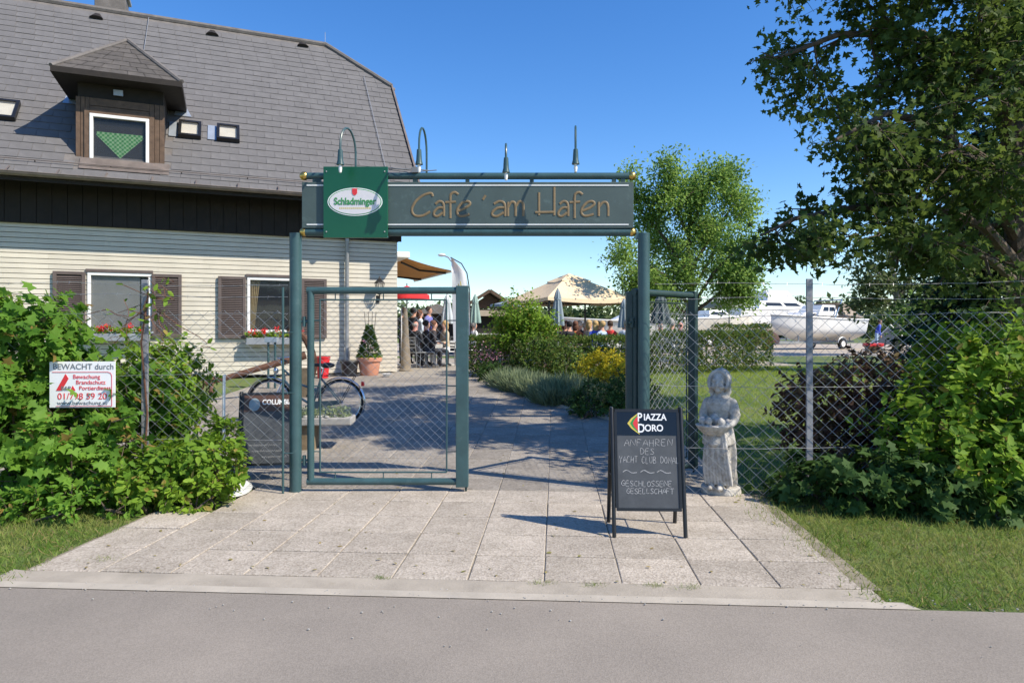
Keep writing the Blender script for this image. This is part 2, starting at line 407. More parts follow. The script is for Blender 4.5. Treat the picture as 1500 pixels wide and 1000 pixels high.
    mat('print_green', (.03, .25, .05), .5, .05); mat('print_red', (.68, .035, .045), .5, .08); mat('print_grey', (.16, .17, .18), .6, .1)
    mat('print_pale', (.66, .64, .66), .6, .05); mat('white_print', (.82, .82, .82), .5, .04); mat('yellow_print', (.6, .48, .08), .5, .1)
    mat('galvanised', (.36, .37, .38), .45, .3, 15, metal=.55, stain=(.2, .13, .09))
    mat('post_steel', (.27, .275, .29), .6, .3, 14, metal=.2, bmp=.002, stain=(.2, .11, .07))
    mat('black_frame', (.012, .012, .013), .38, .3, 12)
    m, t, b, co = base('chalkboard')
    c = ramp(t, noise(t, 5, 7, co, .7), [(.045, .05, .056), (.085, .092, .1)], [.3, .7]); t.links.new(c, b.inputs['Base Color']); b.inputs['Roughness'].default_value = .6
    mat('gloss_black', (.008, .008, .009), .12, .2, 5)
    m, t, b, co = base('chalk')
    c = ramp(t, noise(t, 160, 4, co), [(.1, .105, .11), (.45, .45, .45)], [.32, .6]); t.links.new(c, b.inputs['Base Color']); b.inputs['Roughness'].default_value = .95
    mat('brown_print', (.09, .045, .03), .5, .2, 5); mat('pale_blue', (.25, .33, .38), .5, .3, 9)
    # statue: weathered cast stone, darkened in the creases
    m, t, b, co = base('statue_stone')
    c = ramp(t, noise(t, 9, 8, co, .75), [(.2, .18, .15), (.50, .47, .42), (.66, .63, .58)], [.28, .5, .7])
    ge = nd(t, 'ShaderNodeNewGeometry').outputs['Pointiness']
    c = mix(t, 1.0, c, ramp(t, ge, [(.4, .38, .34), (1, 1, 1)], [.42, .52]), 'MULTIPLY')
    t.links.new(c, b.inputs['Base Color']); b.inputs['Roughness'].default_value = .85; bump(t, b, noise(t, 70, 5, co), .005)
    # objects
    mat('rust', (.13, .062, .038), .9, .4, 14, bmp=.006, stain=(.2, .11, .07))
    mat('terracotta', (.60, .27, .17), .8, .14, 6, bmp=.002, stain=(.66, .42, .33)); mat('black_plastic', (.018, .018, .02), .45, .2); mat('red_plastic', (.62, .022, .028), .35, .1)
    mat('bark_post', (.24, .20, .15), .9, .35, 8, bmp=.01); mat('stone_trough', (.36, .345, .32), .9, .25, 8, bmp=.008); mat('wood_block', (.2, .15, .09), .9, .35, 8, bmp=.01)
    mat('tyre', (.014, .014, .014), .8); mat('chrome', (.55, .56, .58), .22, .1, 8, metal=.95); mat('bike_paint', (.06, .10, .12), .3, .15)
    mat('awning_orange', (.62, .30, .085), .85, .1, 5); mat('beige_canvas', (.74, .58, .38), .9, .08, 3, bmp=.004, bscale=12)
    mat('grey_canvas', (.27, .33, .37), .9, .15, 6); mat('green_canvas', (.30, .42, .38), .9, .15, 6); mat('dark_canvas', (.085, .115, .115), .9, .2, 6)
    mat('pale_canvas', (.55, .60, .64), .85, .1, 4); mat('red_canvas', (.70, .03, .035), .8, .1, 5); mat('white_canvas', (.80, .80, .82), .8, .06, 4)
    mat('hull_white', (.84, .825, .79), .35, .08, 2, stain=(.76, .73, .68)); mat('hull_cream', (.60, .56, .48), .5, .15, 2); mat('tarp_beige', (.42, .34, .27), .85, .2, 8)
    mat('tarp_grey', (.26, .27, .28), .8, .2, 6); mat('brown_tarp', (.075, .038, .03), .85, .3, 6)
    mat('far_roof', (.20, .175, .15), .9, .2, 3); mat('far_wall', (.07, .05, .038), .9, .3, 5); mat('far_beige', (.48, .40, .30), .9, .12, 5)
    mat('car_blue', (.16, .23, .32), .25, .1, 3, metal=.3); mat('cloth_white', (.8, .8, .78), .9, .05)
    mat('furniture', (.30, .31, .32), .4, .2, metal=.5)
    for n, c in dict(skin=(.56, .31, .22), skin_b=(.62, .30, .24), suit=(.016, .017, .022), shirt_purple=(.19, .20, .52), shirt_pale=(.58, .66, .74), shirt_white=(.78, .78, .8), trousers=(.02, .022, .03),
                     beige_cloth=(.50, .42, .30), orange_cloth=(.72, .2, .06), blue_cloth=(.05, .09, .55), sky_cloth=(.42, .55, .72), dark_cloth=(.035, .03, .035), red_cloth=(.6, .04, .04),
                     hair_brown=(.05, .028, .016), hair_dark=(.012, .01, .01), hair_grey=(.36, .34, .32), hair_blond=(.50, .33, .14), hair_auburn=(.13, .05, .025)).items():
        mat(n, c, .75, .15, 14)
make_mats()
# ================================================================ ground, road, paving
A0 = R(-3.6); E1 = Vector((math.cos(A0), math.sin(A0), 0)); E2 = Vector((-math.sin(A0), math.cos(A0), 0)); O0 = Vector((0, 4.14, 0))
def st(s, t, dz=0, flat=False):
    p = O0 + E1 * s + E2 * t; p.z = (0 if flat else gz(p.y)) + dz; return p
def grid(ss, ts, dz):
    mb = MB(); n = len(ts)
    for s in ss:
        for t in ts: mb.v.append(tuple(st(s, t, dz)))
    for i in range(len(ss) - 1):
        for j in range(n - 1): mb.f.append((i*n + j, (i+1)*n + j, (i+1)*n + j+1, i*n + j+1))
    return mb
far = [-400, -120, -60, -30, -15, -8, -4, 0, 4, 8, 15, 30, 60, 120, 400]
struct(grid(far, [0, .4, 1.5] + [2.5 + .5*i for i in range(26)] + [18, 25, 40, 80, 200, 800], -.032).build('ground', 'lawn', smooth=True))
mb = MB(); mb.sheet([st(-400, -7.5, -.014, 1), st(400, -7.5, -.014, 1), st(400, .006, -.014, 1), st(-400, .006, -.014, 1)])
struct(mb.build('road', 'asphalt'))
mb = MB(); mb.sheet([st(-400, -300, -.05, 1), st(400, -300, -.05, 1), st(400, -7.5, -.05, 1), st(-400, -7.5, -.05, 1)])
struct(mb.build('verge', 'lawn'))
mb = MB(); mb.add([st(-14, 0, -.009), st(2.40, 0, -.009), st(2.34, .095, -.007), st(-14, .095, -.007)], [(0, 1, 2, 3)])
struct(mb.build('edge_strip', 'edge_line'))
# concrete ramp kerb (broken outline), rising from the edge strip to the slabs
mb = MB(); n = 40; ss = [-3.42 + (2.24 + 3.42) * i / n for i in range(n + 1)]; rng = np.random.default_rng(3)
for i, s in enumerate(ss):
    j = rng.normal() * .006
    mb.v += [tuple(st(s, .097, -.008)), tuple(st(s, .17 + j, -.005)), tuple(st(s, .283 + j, -.003)), tuple(st(s, .30, -.03))]
for i in range(n):
    for k in range(3): mb.f.append((i*4 + k, i*4 + 4 + k, i*4 + 5 + k, i*4 + 1 + k))
struct(mb.build('kerb', 'kerb_concrete', smooth=True))
# paving: bed plus single slabs
def pave_left(Y): return -3.32 if Y < 6.1 else (-2.75 if Y < 6.9 else -6.2)
def pave_right(Y):
    if Y < 6.9: return 2.19
    pts = [(6.9, 2.0), (9, 1.95), (10.9, 1.55), (12.4, .62), (15, -.35), (17, -.75), (30, -.75)]
    for (a, b), (c, d) in zip(pts, pts[1:]):
        if Y <= c: return b + (d - b) * (Y - a) / (c - a)
    return -.75
ts = [.29 + .5 * i for i in range(30)]
mb = MB(); mb2 = MB()
for a, b in zip(ts, ts[1:]):
    Y = 4.14 + (a + b) / 2; l, r = pave_left(Y) - .02, pave_right(Y) + .12
    (mb if Y < 7.0 else mb2).sheet([st(l, a, -.0095), st(r, a, -.0095), st(r, b, -.0095), st(l, b, -.0095)])
pv = struct(mb.build('paving', 'joint')); path_ = struct(mb2.build('path', 'path_joint'))
MATS['path_slab'] = G('slab').copy(); MATS['path_slab'].name = 'path_slab'  # darker paver copied from the slab, with the path's shade in its colour
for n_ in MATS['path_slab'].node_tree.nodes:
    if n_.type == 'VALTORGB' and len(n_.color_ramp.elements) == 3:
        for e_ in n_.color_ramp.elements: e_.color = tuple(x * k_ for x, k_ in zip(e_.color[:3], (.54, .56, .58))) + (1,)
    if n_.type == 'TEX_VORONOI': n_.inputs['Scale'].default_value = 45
def slab_mesh(seed, w=.4935, m='slab'):
    q = random.Random(seed); mb = MB(); h = w / 2; hy = h - .0055; c = .006
    j = [q.uniform(-.003, .003) for _ in range(8)]
    o = [(-h + j[0], -hy + j[1]), (h + j[2], -hy + j[3]), (h + j[4], hy + j[5]), (-h + j[6], hy + j[7])]
    i = [(x - math.copysign(c, x), y - math.copysign(c, y)) for x, y in o]
    mb.add([(x, y, -.03) for x, y in o] + [(x, y, -.005) for x, y in o] + [(x, y, 0) for x, y in i],
           [(0,1,5,4),(1,2,6,5),(2,3,7,6),(3,0,4,7),(4,5,9,8),(5,6,10,9),(6,7,11,10),(7,4,8,11),(8,9,10,11)])
    return mb.mesh('slab', m)
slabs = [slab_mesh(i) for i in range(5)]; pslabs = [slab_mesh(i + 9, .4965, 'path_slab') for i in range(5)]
q = random.Random(5); cnt = 0; rest = MB()
for b, a in enumerate(ts[:-1]):
    t = a + .25; Y = 4.14 + t
    for k in range(-14, 6):
        s = .19 + .5 * k + .25
        p = st(s, t)
        lim = pave_right(p.y)
        if s - .25 < pave_left(p.y) - .06 or s + .2 > lim: continue
        tilt = math.atan((gz(p.y + .25) - gz(p.y - .25)) / .5)
        cnt += 1
        rot = (tilt + q.uniform(-.004, .004), q.uniform(-.004, .004), A0)
        if cnt <= 298:
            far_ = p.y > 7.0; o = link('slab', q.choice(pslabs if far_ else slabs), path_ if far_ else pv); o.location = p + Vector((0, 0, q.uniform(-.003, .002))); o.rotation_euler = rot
# terrace floor and boat yard
mb = MB(); mb.add([(-14, 18.6, .53), (-.9, 18.6, .53), (.2, 21, .53), (9, 21, .53), (9, 27, .53), (-14, 27, .53)], [(0, 1, 2, 3, 4, 5)])
struct(mb.build('terrace', 'kerb_concrete'))
mb = MB(); mb.sheet([(6, 29.5, .52), (60, 29.5, .52), (60, 60, .52), (-20, 60, .52), (-20, 29.5, .52)])
struct(mb.build('boat_yard', 'gravel'))
# ---------------------------------------------------------------- grass
def grass(name, polys, n, h, m, seed, w=1.0, lean=.5):
    rng = np.random.default_rng(seed); P = []
    for (x0, x1, y0, y1, f), c in zip(polys, [int(n * (p[1]-p[0]) * (p[3]-p[2])) for p in polys]):
        p = np.stack([rng.uniform(x0, x1, c), rng.uniform(y0, y1, c)], 1)
        if f is not None: p = p[f(p[:, 0], p[:, 1], rng)]
        P.append(p)
    P = np.concatenate(P); z = np.array([gz(y) for y in P[:, 1]]) - .034; k = len(P)
    D = rng.normal(size=(k, 3)) * lean; D[:, 2] = 1; N = rng.normal(size=(k, 3)); N[:, 2] *= .2
    o = leafmesh(name, np.column_stack([P, z]), D, N, h * rng.uniform(.4, 1.4, k), 'blade', m); return stuff(o)
def edge_mask(x0, amp, right):
    def f(x, y, rng):
        e = x0 + amp * np.sin(y * 7.1) + amp * .7 * np.sin(y * 17.3 + 1) + rng.normal(size=len(x)) * amp
        t = (y - 4.14) + .063 * x
        return ((x > e) if right else (x < e)) & (t > .02 + rng.random(len(x)) * .06)
    return f
g = grass('verge_grass', [(-8.5, -3.2, 4.1, 6.9, edge_mask(-3.29, .06, False)), (2.05, 7.5, 3.75, 6.7, edge_mask(2.17, .06, True))], 2700, .068, 'grass', 11, lean=.8)
g = grass('dry_grass', [(-8.5, -3.2, 4.1, 6.9, edge_mask(-3.3, .06, False)), (2.1, 7.5, 3.75, 6.7, edge_mask(2.2, .06, True))], 620, .065, 'dry_grass', 12, lean=1.1)
def lawn_mask(x, y, rng): return x > np.array([pave_right(v) for v in y]) + .5
g = grass('lawn_grass', [(1.2, 8.5, 7, 20.8, lawn_mask), (8.5, 16, 9, 20.8, None)], 560, .085, 'lawn_grass', 13, lean=.8)
def joint_mask(x, y, rng):
    return rng.random(len(x)) < .5
for i, (u, v, r) in enumerate([(797, 853, .05), (870, 856, .045), (1010, 859, .06), (960, 857, .04), (148, 818, .07), (560, 846, .03)]):
    p = on_ground(u, v)
    rng = np.random.default_rng(40 + i); k = 90; P = np.column_stack([p.x + rng.normal(size=k) * r, p.y + rng.normal(size=k) * r * .35, np.full(k, -.012)])
    D = rng.normal(size=(k, 3)) * .9; D[:, 2] = 1
    stuff(leafmesh('joint_weed', P, D, rng.normal(size=(k, 3)), .035 * rng.uniform(.5, 1.3, k), 'blade', 'grass'))
# pebbles swept against the kerb, and fallen leaves
rg = random.Random(17); m = MB()
for k in range(150):
    s_ = rg.uniform(-3.6, 3.2); p = st(s_, rg.choice([rg.gauss(.02, .03), rg.gauss(.11, .05), -abs(rg.gauss(0, .5))]), -.008); m.ball(p, rg.uniform(.003, .008), 6, (1, 1, .7))
stuff(m.build('pebbles', 'stone_trough', None, True))
rng = np.random.default_rng(18); k = 150; P = np.array([tuple(st(rng.uniform(-3.2, 2.1), .3 + 5 * rng.random() ** 1.5, .006)) for _ in range(k)]); D = rng.normal(size=(k, 3)); D[:, 2] *= .1
stuff(leafmesh('fallen_leaves', P, D, rng.normal(size=(k, 3)) * .25 + np.array([0, 0, 1]), rng.uniform(.012, .045, k), 'oval', 'dry_grass'))
# ================================================================ house
HA = R(22.8); HC = Vector((-2.94, 17.5, .55))
house = thing('cafe_house', 'white sided house with steep dark tiled roof, dormer and brown shutters', 'house', HC, HA)
TP = 1.13; PY0 = -.9; PZ0 = 4.2; LEN = 17.0; RIDGE_Y = 3.95; DEP = 2 * RIDGE_Y
def rz_(y): return PZ0 + (y - PY0) * TP
mb = MB(); mb.box(-LEN, -.05, .36, DEP - .06, -.3, 3.3); mb.build('wall', 'siding_gap', house)
# window openings (x0,x1,z0,z1) in the front wall
WINS = [(-6.83, -5.59, 1.05, 2.34), (-3.59, -2.38, 1.02, 2.33), (-10.6, -9.4, 1.05, 2.34)]
def clip_row(x0, x1, z0, z1):
    segs = [(x0, x1)]
    for a, b, c, d in WINS:
        if z1 > c + .02 and z0 < d - .02:
            new = []
            for s, e in segs:
                if b <= s or a >= e: new.append((s, e)); continue
                if a > s: new.append((s, a))
                if b < e: new.append((b, e))
            segs = new
    return segs
ch = .1075; i = 0; z = .02
q = random.Random(2)
while z < 3.3:
    for (a, b) in clip_row(-LEN, 0, z, z + ch):
        # long boards, butted with hairline joints
        x = a
        while x < b - .01:
            L = 2.1 if x > a or i % 2 else 1.05
            e = min(x + L, b)
            if b - e < .3: e = b
            m = MB(); y = q.uniform(-.003, .003)
            m.add([(x+.001,.075,z),(e-.001,.075,z),(e-.001,-.004+y,z+.005),(x+.001,-.004+y,z+.005),(x+.001,.0+y,z+ch-.009),(e-.001,.0+y,z+ch-.009),(e-.001,.075,z+ch-.001),(x+.001,.075,z+ch-.001)],
                  [(0,1,2,3)[::-1],(3,2,5,4)[::1],(4,5,6,7),(0,3,4,7),(1,6,5,2)])
            m.build('siding_board', 'siding', house); x = e
    # gable end boards (facing right)
    m = MB(); m.box(-.05, .0, .078, DEP - .06, z + .004, z + ch - .01); m.build('siding_board', 'siding', house)
    z += ch; i += 1
# upper dark timber band and soffit
m = MB(); m.box(-LEN, .02, -.06, .05, 3.335, 4.62)
m.build('timber_band', 'dark_wood', house)
for k in range(60):
    x = -LEN + .3 + k * .28
    if x > 0: break
    m = MB(); m.box(x, x + .268, -.085, -.062, 3.335, 4.55); m.build('timber_board', 'dark_wood', house)
m = MB(); m.add([(-LEN, -.86, 4.13), (.4, -.86, 4.13), (.4, -.05, 4.62), (-LEN, -.05, 4.62)], [(0, 3, 2, 1)]); m.build('soffit', 'dark_wood', house)
# gable above the wall, timber clad
m = MB(); m.add([(-.02, .0, 3.3), (-.02, DEP, 3.3), (-.02, DEP, 5.1), (-.02, RIDGE_Y + 1.25, 8.15), (-.02, RIDGE_Y - 1.25, 8.15), (-.02, 0, 5.1)], [(0, 1, 2, 3, 4, 5)]); m.build('gable', 'dark_wood', house)
# ---- roof shell, half hip at the right
VX = .43; HY = 2.68; HZt = rz_(HY); RX = -1.28; RZ = rz_(RIDGE_Y); XL = -LEN - .4
th = .09
def rp(x, y, d=0): return (x, y, rz_(y) - d)
m = MB()
m.add([rp(XL, PY0), rp(VX, PY0), rp(VX, HY), rp(RX, RIDGE_Y), rp(XL, RIDGE_Y), rp(XL, PY0, th), rp(VX, PY0, th), rp(VX, HY, th), rp(RX, RIDGE_Y, th), rp(XL, RIDGE_Y, th)],
      [(0,1,2,3,4),(9,8,7,6,5),(5,6,1,0),(6,7,2,1),(7,8,3,2)])
def bp(x, y, d=0): return (x, DEP - y, rz_(y) - d)
m.add([bp(XL, PY0), bp(VX, PY0), bp(VX, HY), bp(RX, RIDGE_Y), bp(XL, RIDGE_Y), bp(XL, PY0, th), bp(VX, PY0, th), bp(VX, HY, th)], [(4,3,2,1,0),(0,1,6,5),(1,2,7,6),(5,6,7,3,4)])
m.add([rp(VX, HY), bp(VX, HY), rp(RX, RIDGE_Y)], [(0, 1, 2)])
roof = m.build('roof', 'roof_cap', house)
# tiles on the front slope: single slates
sl = math.hypot(1, TP); ux = Vector((0, 1 / sl, TP / sl)); un = Vector((0, -TP / sl, 1 / sl))
TW, TH = .40, .262
tiles = []
def tile_mesh(seed, w=TW):
    r = random.Random(seed); mb = MB(); t0, t1 = .009, .004; L = TH * 1.25; h = w / 2 - .004
    mb.add([(-h, 0, 0), (h, 0, 0), (h, L, 0), (-h, L, 0), (-h, 0, t0), (h, 0, t0 + r.uniform(-.003, .003)), (h, L, t1), (-h, L, t1)], [(4,5,6,7),(0,1,5,4),(1,2,6,5),(3,0,4,7)])
    return mb.mesh('roof_tile', 'roof_tile')
tm = [tile_mesh(k) for k in range(5)]; th_ = tile_mesh(9, TW / 2)
DORM = (-7.02, -5.26)
cand = []
nrow = int((RIDGE_Y - PY0) * sl / TH)
for r in range(nrow):
    y = PY0 + r * TH / sl + .005
    xr = VX if y < HY - .05 else VX - (y + .1 - HY) / (RIDGE_Y - HY) * (VX - RX)
    x = xr - (TW / 2 if r % 2 else TW); row = []
    if r % 2: row.append((xr - TW / 4, y, 1))
    x = xr - (TW if r % 2 else TW / 2)
    while x > -11.3: row.append((x, y, 0)); x -= TW
    for (x, y, half) in row:
        if DORM[0] < x < DORM[1] and -.75 < y < .62: continue
        if -6.9 < x < -5.4 and .6 <= y < 1.9 - abs(x + 6.15): continue
        cand.append((x, y, half))
vis = []
for c in cand:
    wx = HC.x + c[0] * math.cos(HA) - c[1] * math.sin(HA); wy = HC.y + c[0] * math.sin(HA) + c[1] * math.cos(HA)
    u = 750 + 1000 * wx / wy; v = HZ - (rz_(c[1]) + .55 - EYE) / wy * 1000
    vis.append((0 if (u > -12 and v > -8) else 1, wy, c))
vis.sort(key=lambda a: (a[0], a[1])); rest = MB(); rt = math.atan(TP)
for k, (_, _, (x, y, half)) in enumerate(vis):
    p = Vector((x, y, rz_(y))) + un * (.004 + q.uniform(0, .004))
    if k < 299:
        o = link('roof_tile', th_ if half else q.choice(tm), roof); o.location = p; o.rotation_euler = (rt - .03, q.uniform(-.004, .004), q.uniform(-.006, .006))
    else:
        M3 = Matrix.Translation(p) @ Matrix.Rotation(rt - .03, 4, 'X') @ Matrix.Rotation(q.uniform(-.006, .006), 4, 'Z')
        me = (th_ if half else q.choice(tm)); rest.add([M3 @ v.co for v in me.vertices], [tuple(pp.vertices) for pp in me.polygons])
stuff(rest.build('roof_tiles', 'roof_tile', roof))
m = MB(); m.tube([(XL, RIDGE_Y, RZ + .02), (RX, RIDGE_Y, RZ + .02)], .085, 8); m.build('ridge_cap', 'roof_cap', roof)
m = MB(); m.tube([(RX, RIDGE_Y, RZ + .03), (VX + .02, HY, HZt + .03)], .075, 8); m.tube([(RX, RIDGE_Y, RZ + .03), (VX + .02, DEP - HY, HZt + .03)], .075, 8); m.build('hip_cap', 'roof_cap', roof)
m = MB(); m.bar(rp(VX + .035, PY0, .03), rp(VX + .035, HY + .05, .03), .05, .16, un); m.build('verge_board', 'gutter', roof)
m = MB(); m.bar((VX + .06, HY - .03, HZt - .05), (VX + .06, DEP - HY, HZt - .05), .14, .06); m.build('hip_gutter', 'gutter', roof)
# lightning wire down the slope, ridge spikes, roof vents
m = MB(); m.tube([Vector((VX - .75, y, rz_(y))) + un * .05 for y in (2.9, 2.0, 1.0, 0, -.7)], .008, 5); m.tube([Vector((-6.0, y, rz_(y))) + un * .05 for y in (3.9, 3.0, 2.2)], .008, 5)
m.tube([(RX, RIDGE_Y, RZ + .08), (RX, RIDGE_Y, RZ + .4)], .008, 5); m.build('lightning_wire', 'zinc', roof)
for (x, y) in ((-1.95, 3.72), (-4.4, 3.62), (-7.2, 3.58)):
    m = MB(); p = Vector((x, y, rz_(y)))
    a = [p + un * .03 + Vector((.17 * math.cos(t), 0, 0)) + un * .09 * math.sin(t) for t in [math.pi * k / 6 for k in range(7)]]
    b = [p + ux * .3 + un * .03 + Vector((.05 * math.cos(t), 0, 0)) for t in [math.pi * k / 6 for k in range(7)]]
    m.add(a + b, [(k, k + 1, k + 8, k + 7) for k in range(6)] + [tuple(range(6, -1, -1))]); m.build('roof_vent', 'dark_wood', roof, True)
# gutter: half round channel with lip, brackets, and upper snow rail
m = MB(); n = 8
for x in (XL, VX + .03):
    for k in range(n + 1):
        t = math.pi + math.pi * k / n; m.v.append((x, PY0 - .085 + .075 * math.cos(t), 4.215 + .075 * math.sin(t)))
for k in range(n): m.f.append((k, k + 1, n + 2 + k, n + 1 + k))
m.tube([(XL, PY0 - .16, 4.217), (VX + .03, PY0 - .16, 4.217)], .011, 6)
m.f.append(tuple(range(n + 1, 2 * n + 2)))
gt = m.build('gutter', 'gutter', house, True)
for k in range(16):
    x = -.4 - k * .85; m = MB(); m.bar((x, PY0 - .165, 4.225), (x, PY0 + .12, rz_(PY0 + .12) + .035), .03, .006); m.build('gutter_bracket', 'gutter', gt)
m = MB(); p = [Vector((x, PY0 + .27, rz_(PY0 + .27))) + un * .06 for x in (XL, VX)]; m.tube(p, .011, 6)
for k in range(10):
    x = -.9 - k * 1.35; a = Vector((x, PY0 + .27, rz_(PY0 + .27))); m.bar(a - un * .01, a + un * .06, .02, .01)
m.build('snow_rail', 'gutter', roof)
m = MB(); m.bar((XL, PY0 + .015, 4.13), (VX, PY0 + .015, 4.13), .03, .13); m.build('fascia', 'dark_wood', house)
m = MB(); m.box(.06, .42, -.86, -.1, 3.5, 4.2); m.build('eave_box', 'brown_wood', house)
# downpipe
m = MB(); m.tube([(-1.29, -.95, 4.14), (-1.29, -.9, 3.95), (-1.29, -.2, 3.62), (-1.29, -.12, 3.45), (-1.29, -.12, .55)], .05, 10); dp = m.build('downpipe', 'zinc', house, True)
for zz in (3.3, 1.9, .8):
    m = MB(); m.tube([(-1.29, -.12, zz - .02), (-1.29, -.12, zz + .02)], .058, 10); m.build('pipe_clip', 'zinc', dp)
m = MB(); m.tube([(-1.29, -.12, .55), (-1.29, -.12, .0)], .058, 10); m.build('standpipe', 'zinc', dp, True)
# chimney
m = MB(); m.box(-7.35, -6.6, RIDGE_Y + .3, RIDGE_Y + .95, RZ - .9, RZ + .62); chn = m.build('chimney', 'roof_cap', house, bev=.02)
m = MB(); m.box(-7.42, -6.53, RIDGE_Y + .23, RIDGE_Y + 1.02, RZ + .62, RZ + .72); m.build('chimney_cap', 'zinc', chn, bev=.02)
# windows with shutters
def window(x0, x1, z0, z1, open_sash=False, par=house, y=0.0, curtain=True):
    f = .065; m = MB(); yb = y + .075
    m.box(x0, x1, y - .03, yb, z1 - f, z1); m.box(x0, x1, y - .03, yb, z0, z0 + f); m.box(x0, x0 + f, y - .03, yb, z0 + f, z1 - f); m.box(x1 - f, x1, y - .03, yb, z0 + f, z1 - f)
    w = m.build('window', 'white_paint', par, bev=.006)
    m = MB(); m.box(x0 + f, x1 - f, y + .03, y + .036, z0 + f, z1 - f); m.build('pane', 'window_glass', w)
    m = MB(); m.box(x0 - .04, x1 + .04, y - .09, y + .0, z0 - .05, z0 - .002); m.build('sill', 'flashing', w, bev=.005)
    return w
def unlit_room(x0, x1, z0, z1, y, par, d=.03):
    m = MB(); m.box(x0 + .02, x1 - .02, y, y + d, z0 + .02, z1 - .02); m.build('dark_panel', 'unlit_room', par)  # dark panel behind the glass in place of the unlit interior
def drape(x0, x1, z0, z1, y, m, par, name='curtain', taper=0, n=26):
    mb = MB()
    for j in range(9):
        zz = z1 + (z0 - z1) * j / 8
        for i in range(n + 1):
            f = i / n; w = 1 - taper * (j / 8) ** .8; mb.v.append((x0 + (x1 - x0) * f * w, y + .014 * math.sin(f * 26), zz))
    for j in range(8):
        for i in range(n): a = j * (n + 1) + i; mb.f.append((a, a + 1, a + n + 2, a + n + 1))
    return mb.build(name, m, par, True)
def shutter(x0, x1, z0, z1):
    m = MB(); f = .07; y0, y1 = -.075, -.03
    m.box(x0, x0 + f, y0, y1, z0, z1); m.box(x1 - f, x1, y0, y1, z0, z1); m.box(x0 + f, x1 - f, y0, y1, z1 - f, z1); m.box(x0 + f, x1 - f, y0, y1, z0, z0 + f)
    s = m.build('shutter', 'shutter', house, bev=.004)
    zz = z0 + f + .01; sh = MB()
    sh.add([(x0+f, y0+.004, 0), (x1-f, y0+.004, 0), (x1-f, y1-.004, .032), (x0+f, y1-.004, .032), (x0+f, y0+.004, -.008), (x1-f, y0+.004, -.008), (x1-f, y1-.004, .024), (x0+f, y1-.004, .024)], [(0,1,2,3),(4,5,1,0),(7,6,5,4)])
    me = sh.mesh('slat', 'shutter')
    while zz < z1 - f - .03:
        o = link('slat', me, s); o.location = (0, 0, zz); zz += .042
    m = MB(); m.box(x0 + f, x1 - f, y1 - .003, y1 - .001, z0 + f, z1 - f); m.build('backing', 'dark_wood', s)
for k, (a, b, c, d) in enumerate(WINS):
    w = window(a, b, c, d); w['label'] = ['window with pale roller blind', 'open window with gold side curtain', 'window'][k] + ' in white frame'
    m = MB(); m.box(a - .03, b + .03, -.045, -.012, d + .002, d + .07); m.build('lintel', 'shutter', w, bev=.004)
    unlit_room(a, b, c, d, .32, w)
    m = MB(); m.box(a, a + .01, .08, .32, c, d); m.box(b - .01, b, .08, .32, c, d); m.box(a, b, .08, .32, c, c + .01); m.box(a, b, .08, .32, d - .01, d); m.build('reveal', 'cream_plaster', w)
    if k == 1: drape(a + .08, a + .3, c + .1, d - .06, .09, 'curtain', w, taper=.6)
    else:
        m = MB(); m.box(a + .07, b - .24, .05, .056, c + .07, d - .07); m.build('blind', 'sheer', w)
        drape(a + .08, a + .2, c + .1, d - .06, .068, 'curtain', w)
    shutter(a - .63, a - .03, c - .13, d); shutter(b + .01, b + .61, c - .13, d)
# ---- dormer
dm = MB(); DX0, DX1, DYF = -6.98, -5.30, -.42
dm.box(DX0 + .03, DX1 - .03, DYF + .05, 2.4, rz_(DYF) - .1, 6.42)
dorm = dm.build('dormer', 'dark_wood', house)
wx0, wx1, wz0, wz1 = -6.72, -5.60, 4.53, 5.68
for (x0, x1, z0, z1) in ((DX0, wx0, 4.42, 6.02), (wx1, DX1, 4.42, 6.02)):
    k = 3; s = (x1 - x0) / k
    for i in range(k): m = MB(); m.box(x0 + s*i + .004, x0 + s*(i+1) - .004, DYF, DYF + .05, z0, z1); m.build('plank', 'brown_wood', dorm, bev=.004)
for i in range(2): m = MB(); m.box(wx0, wx1, DYF + .002, DYF + .05, wz1 + .01 + i*.17, wz1 + .17 + i*.17); m.build('plank', 'brown_wood', dorm, bev=.004)
m = MB(); m.box(wx0 - .1, wx0, DYF - .03, DYF, wz0, wz1 + .1); m.box(wx1, wx1 + .1, DYF - .03, DYF, wz0, wz1 + .1); m.box(wx0, wx1, DYF - .03, DYF, wz1, wz1 + .1); m.build('casing', 'brown_wood', dorm, bev=.005)
w = window(wx0, wx1, wz0, wz1, par=house, y=DYF - .02); w.name = 'dormer_window'
m = MB(); m.box(wx0 + .05, wx1 - .05, DYF + .051, DYF + .056, wz0 + .05, wz1 - .05); m.build('dark_panel', 'unlit_room', w)
mb = MB(); n = 24
for j in range(7):
    for i in range(n + 1):
        f = i / n; x = wx0 + .12 + (wx1 - wx0 - .24) * f; top = wz1 - .36; bot = top - .08 - .46 * (1 - abs(2 * f - 1)); mb.v.append((x, DYF + .033 + .006 * math.sin(f * 40), top + (bot - top) * j / 6))
for j in range(6):
    for i in range(n): a = j * (n + 1) + i; mb.f.append((a, a + 1, a + n + 2, a + n + 1))
o = mb.build('valance', 'green_curtain', w, True); o['label'] = 'green checked pointed curtain'
ex0, ex1, ey, ez = -7.33, -4.94, -.87, 6.42; px, py, pz = -6.14, .6, 7.70; yb = PY0 + (pz - PZ0) / TP + .1; ye = PY0 + (ez - PZ0) / TP + .1
m = MB(); t = .1
m.add([(ex0, ey, ez), (ex1, ey, ez), (px, py, pz), (ex1, ye, ez), (px, yb, pz), (ex0, ye, ez)], [(0, 1, 2), (1, 3, 4, 2), (0, 2, 4, 5)])
dr = m.build('dormer_roof', 'dormer_tile', dorm)
sf = Vector((px - ex0, 0, 0))
rows = 8
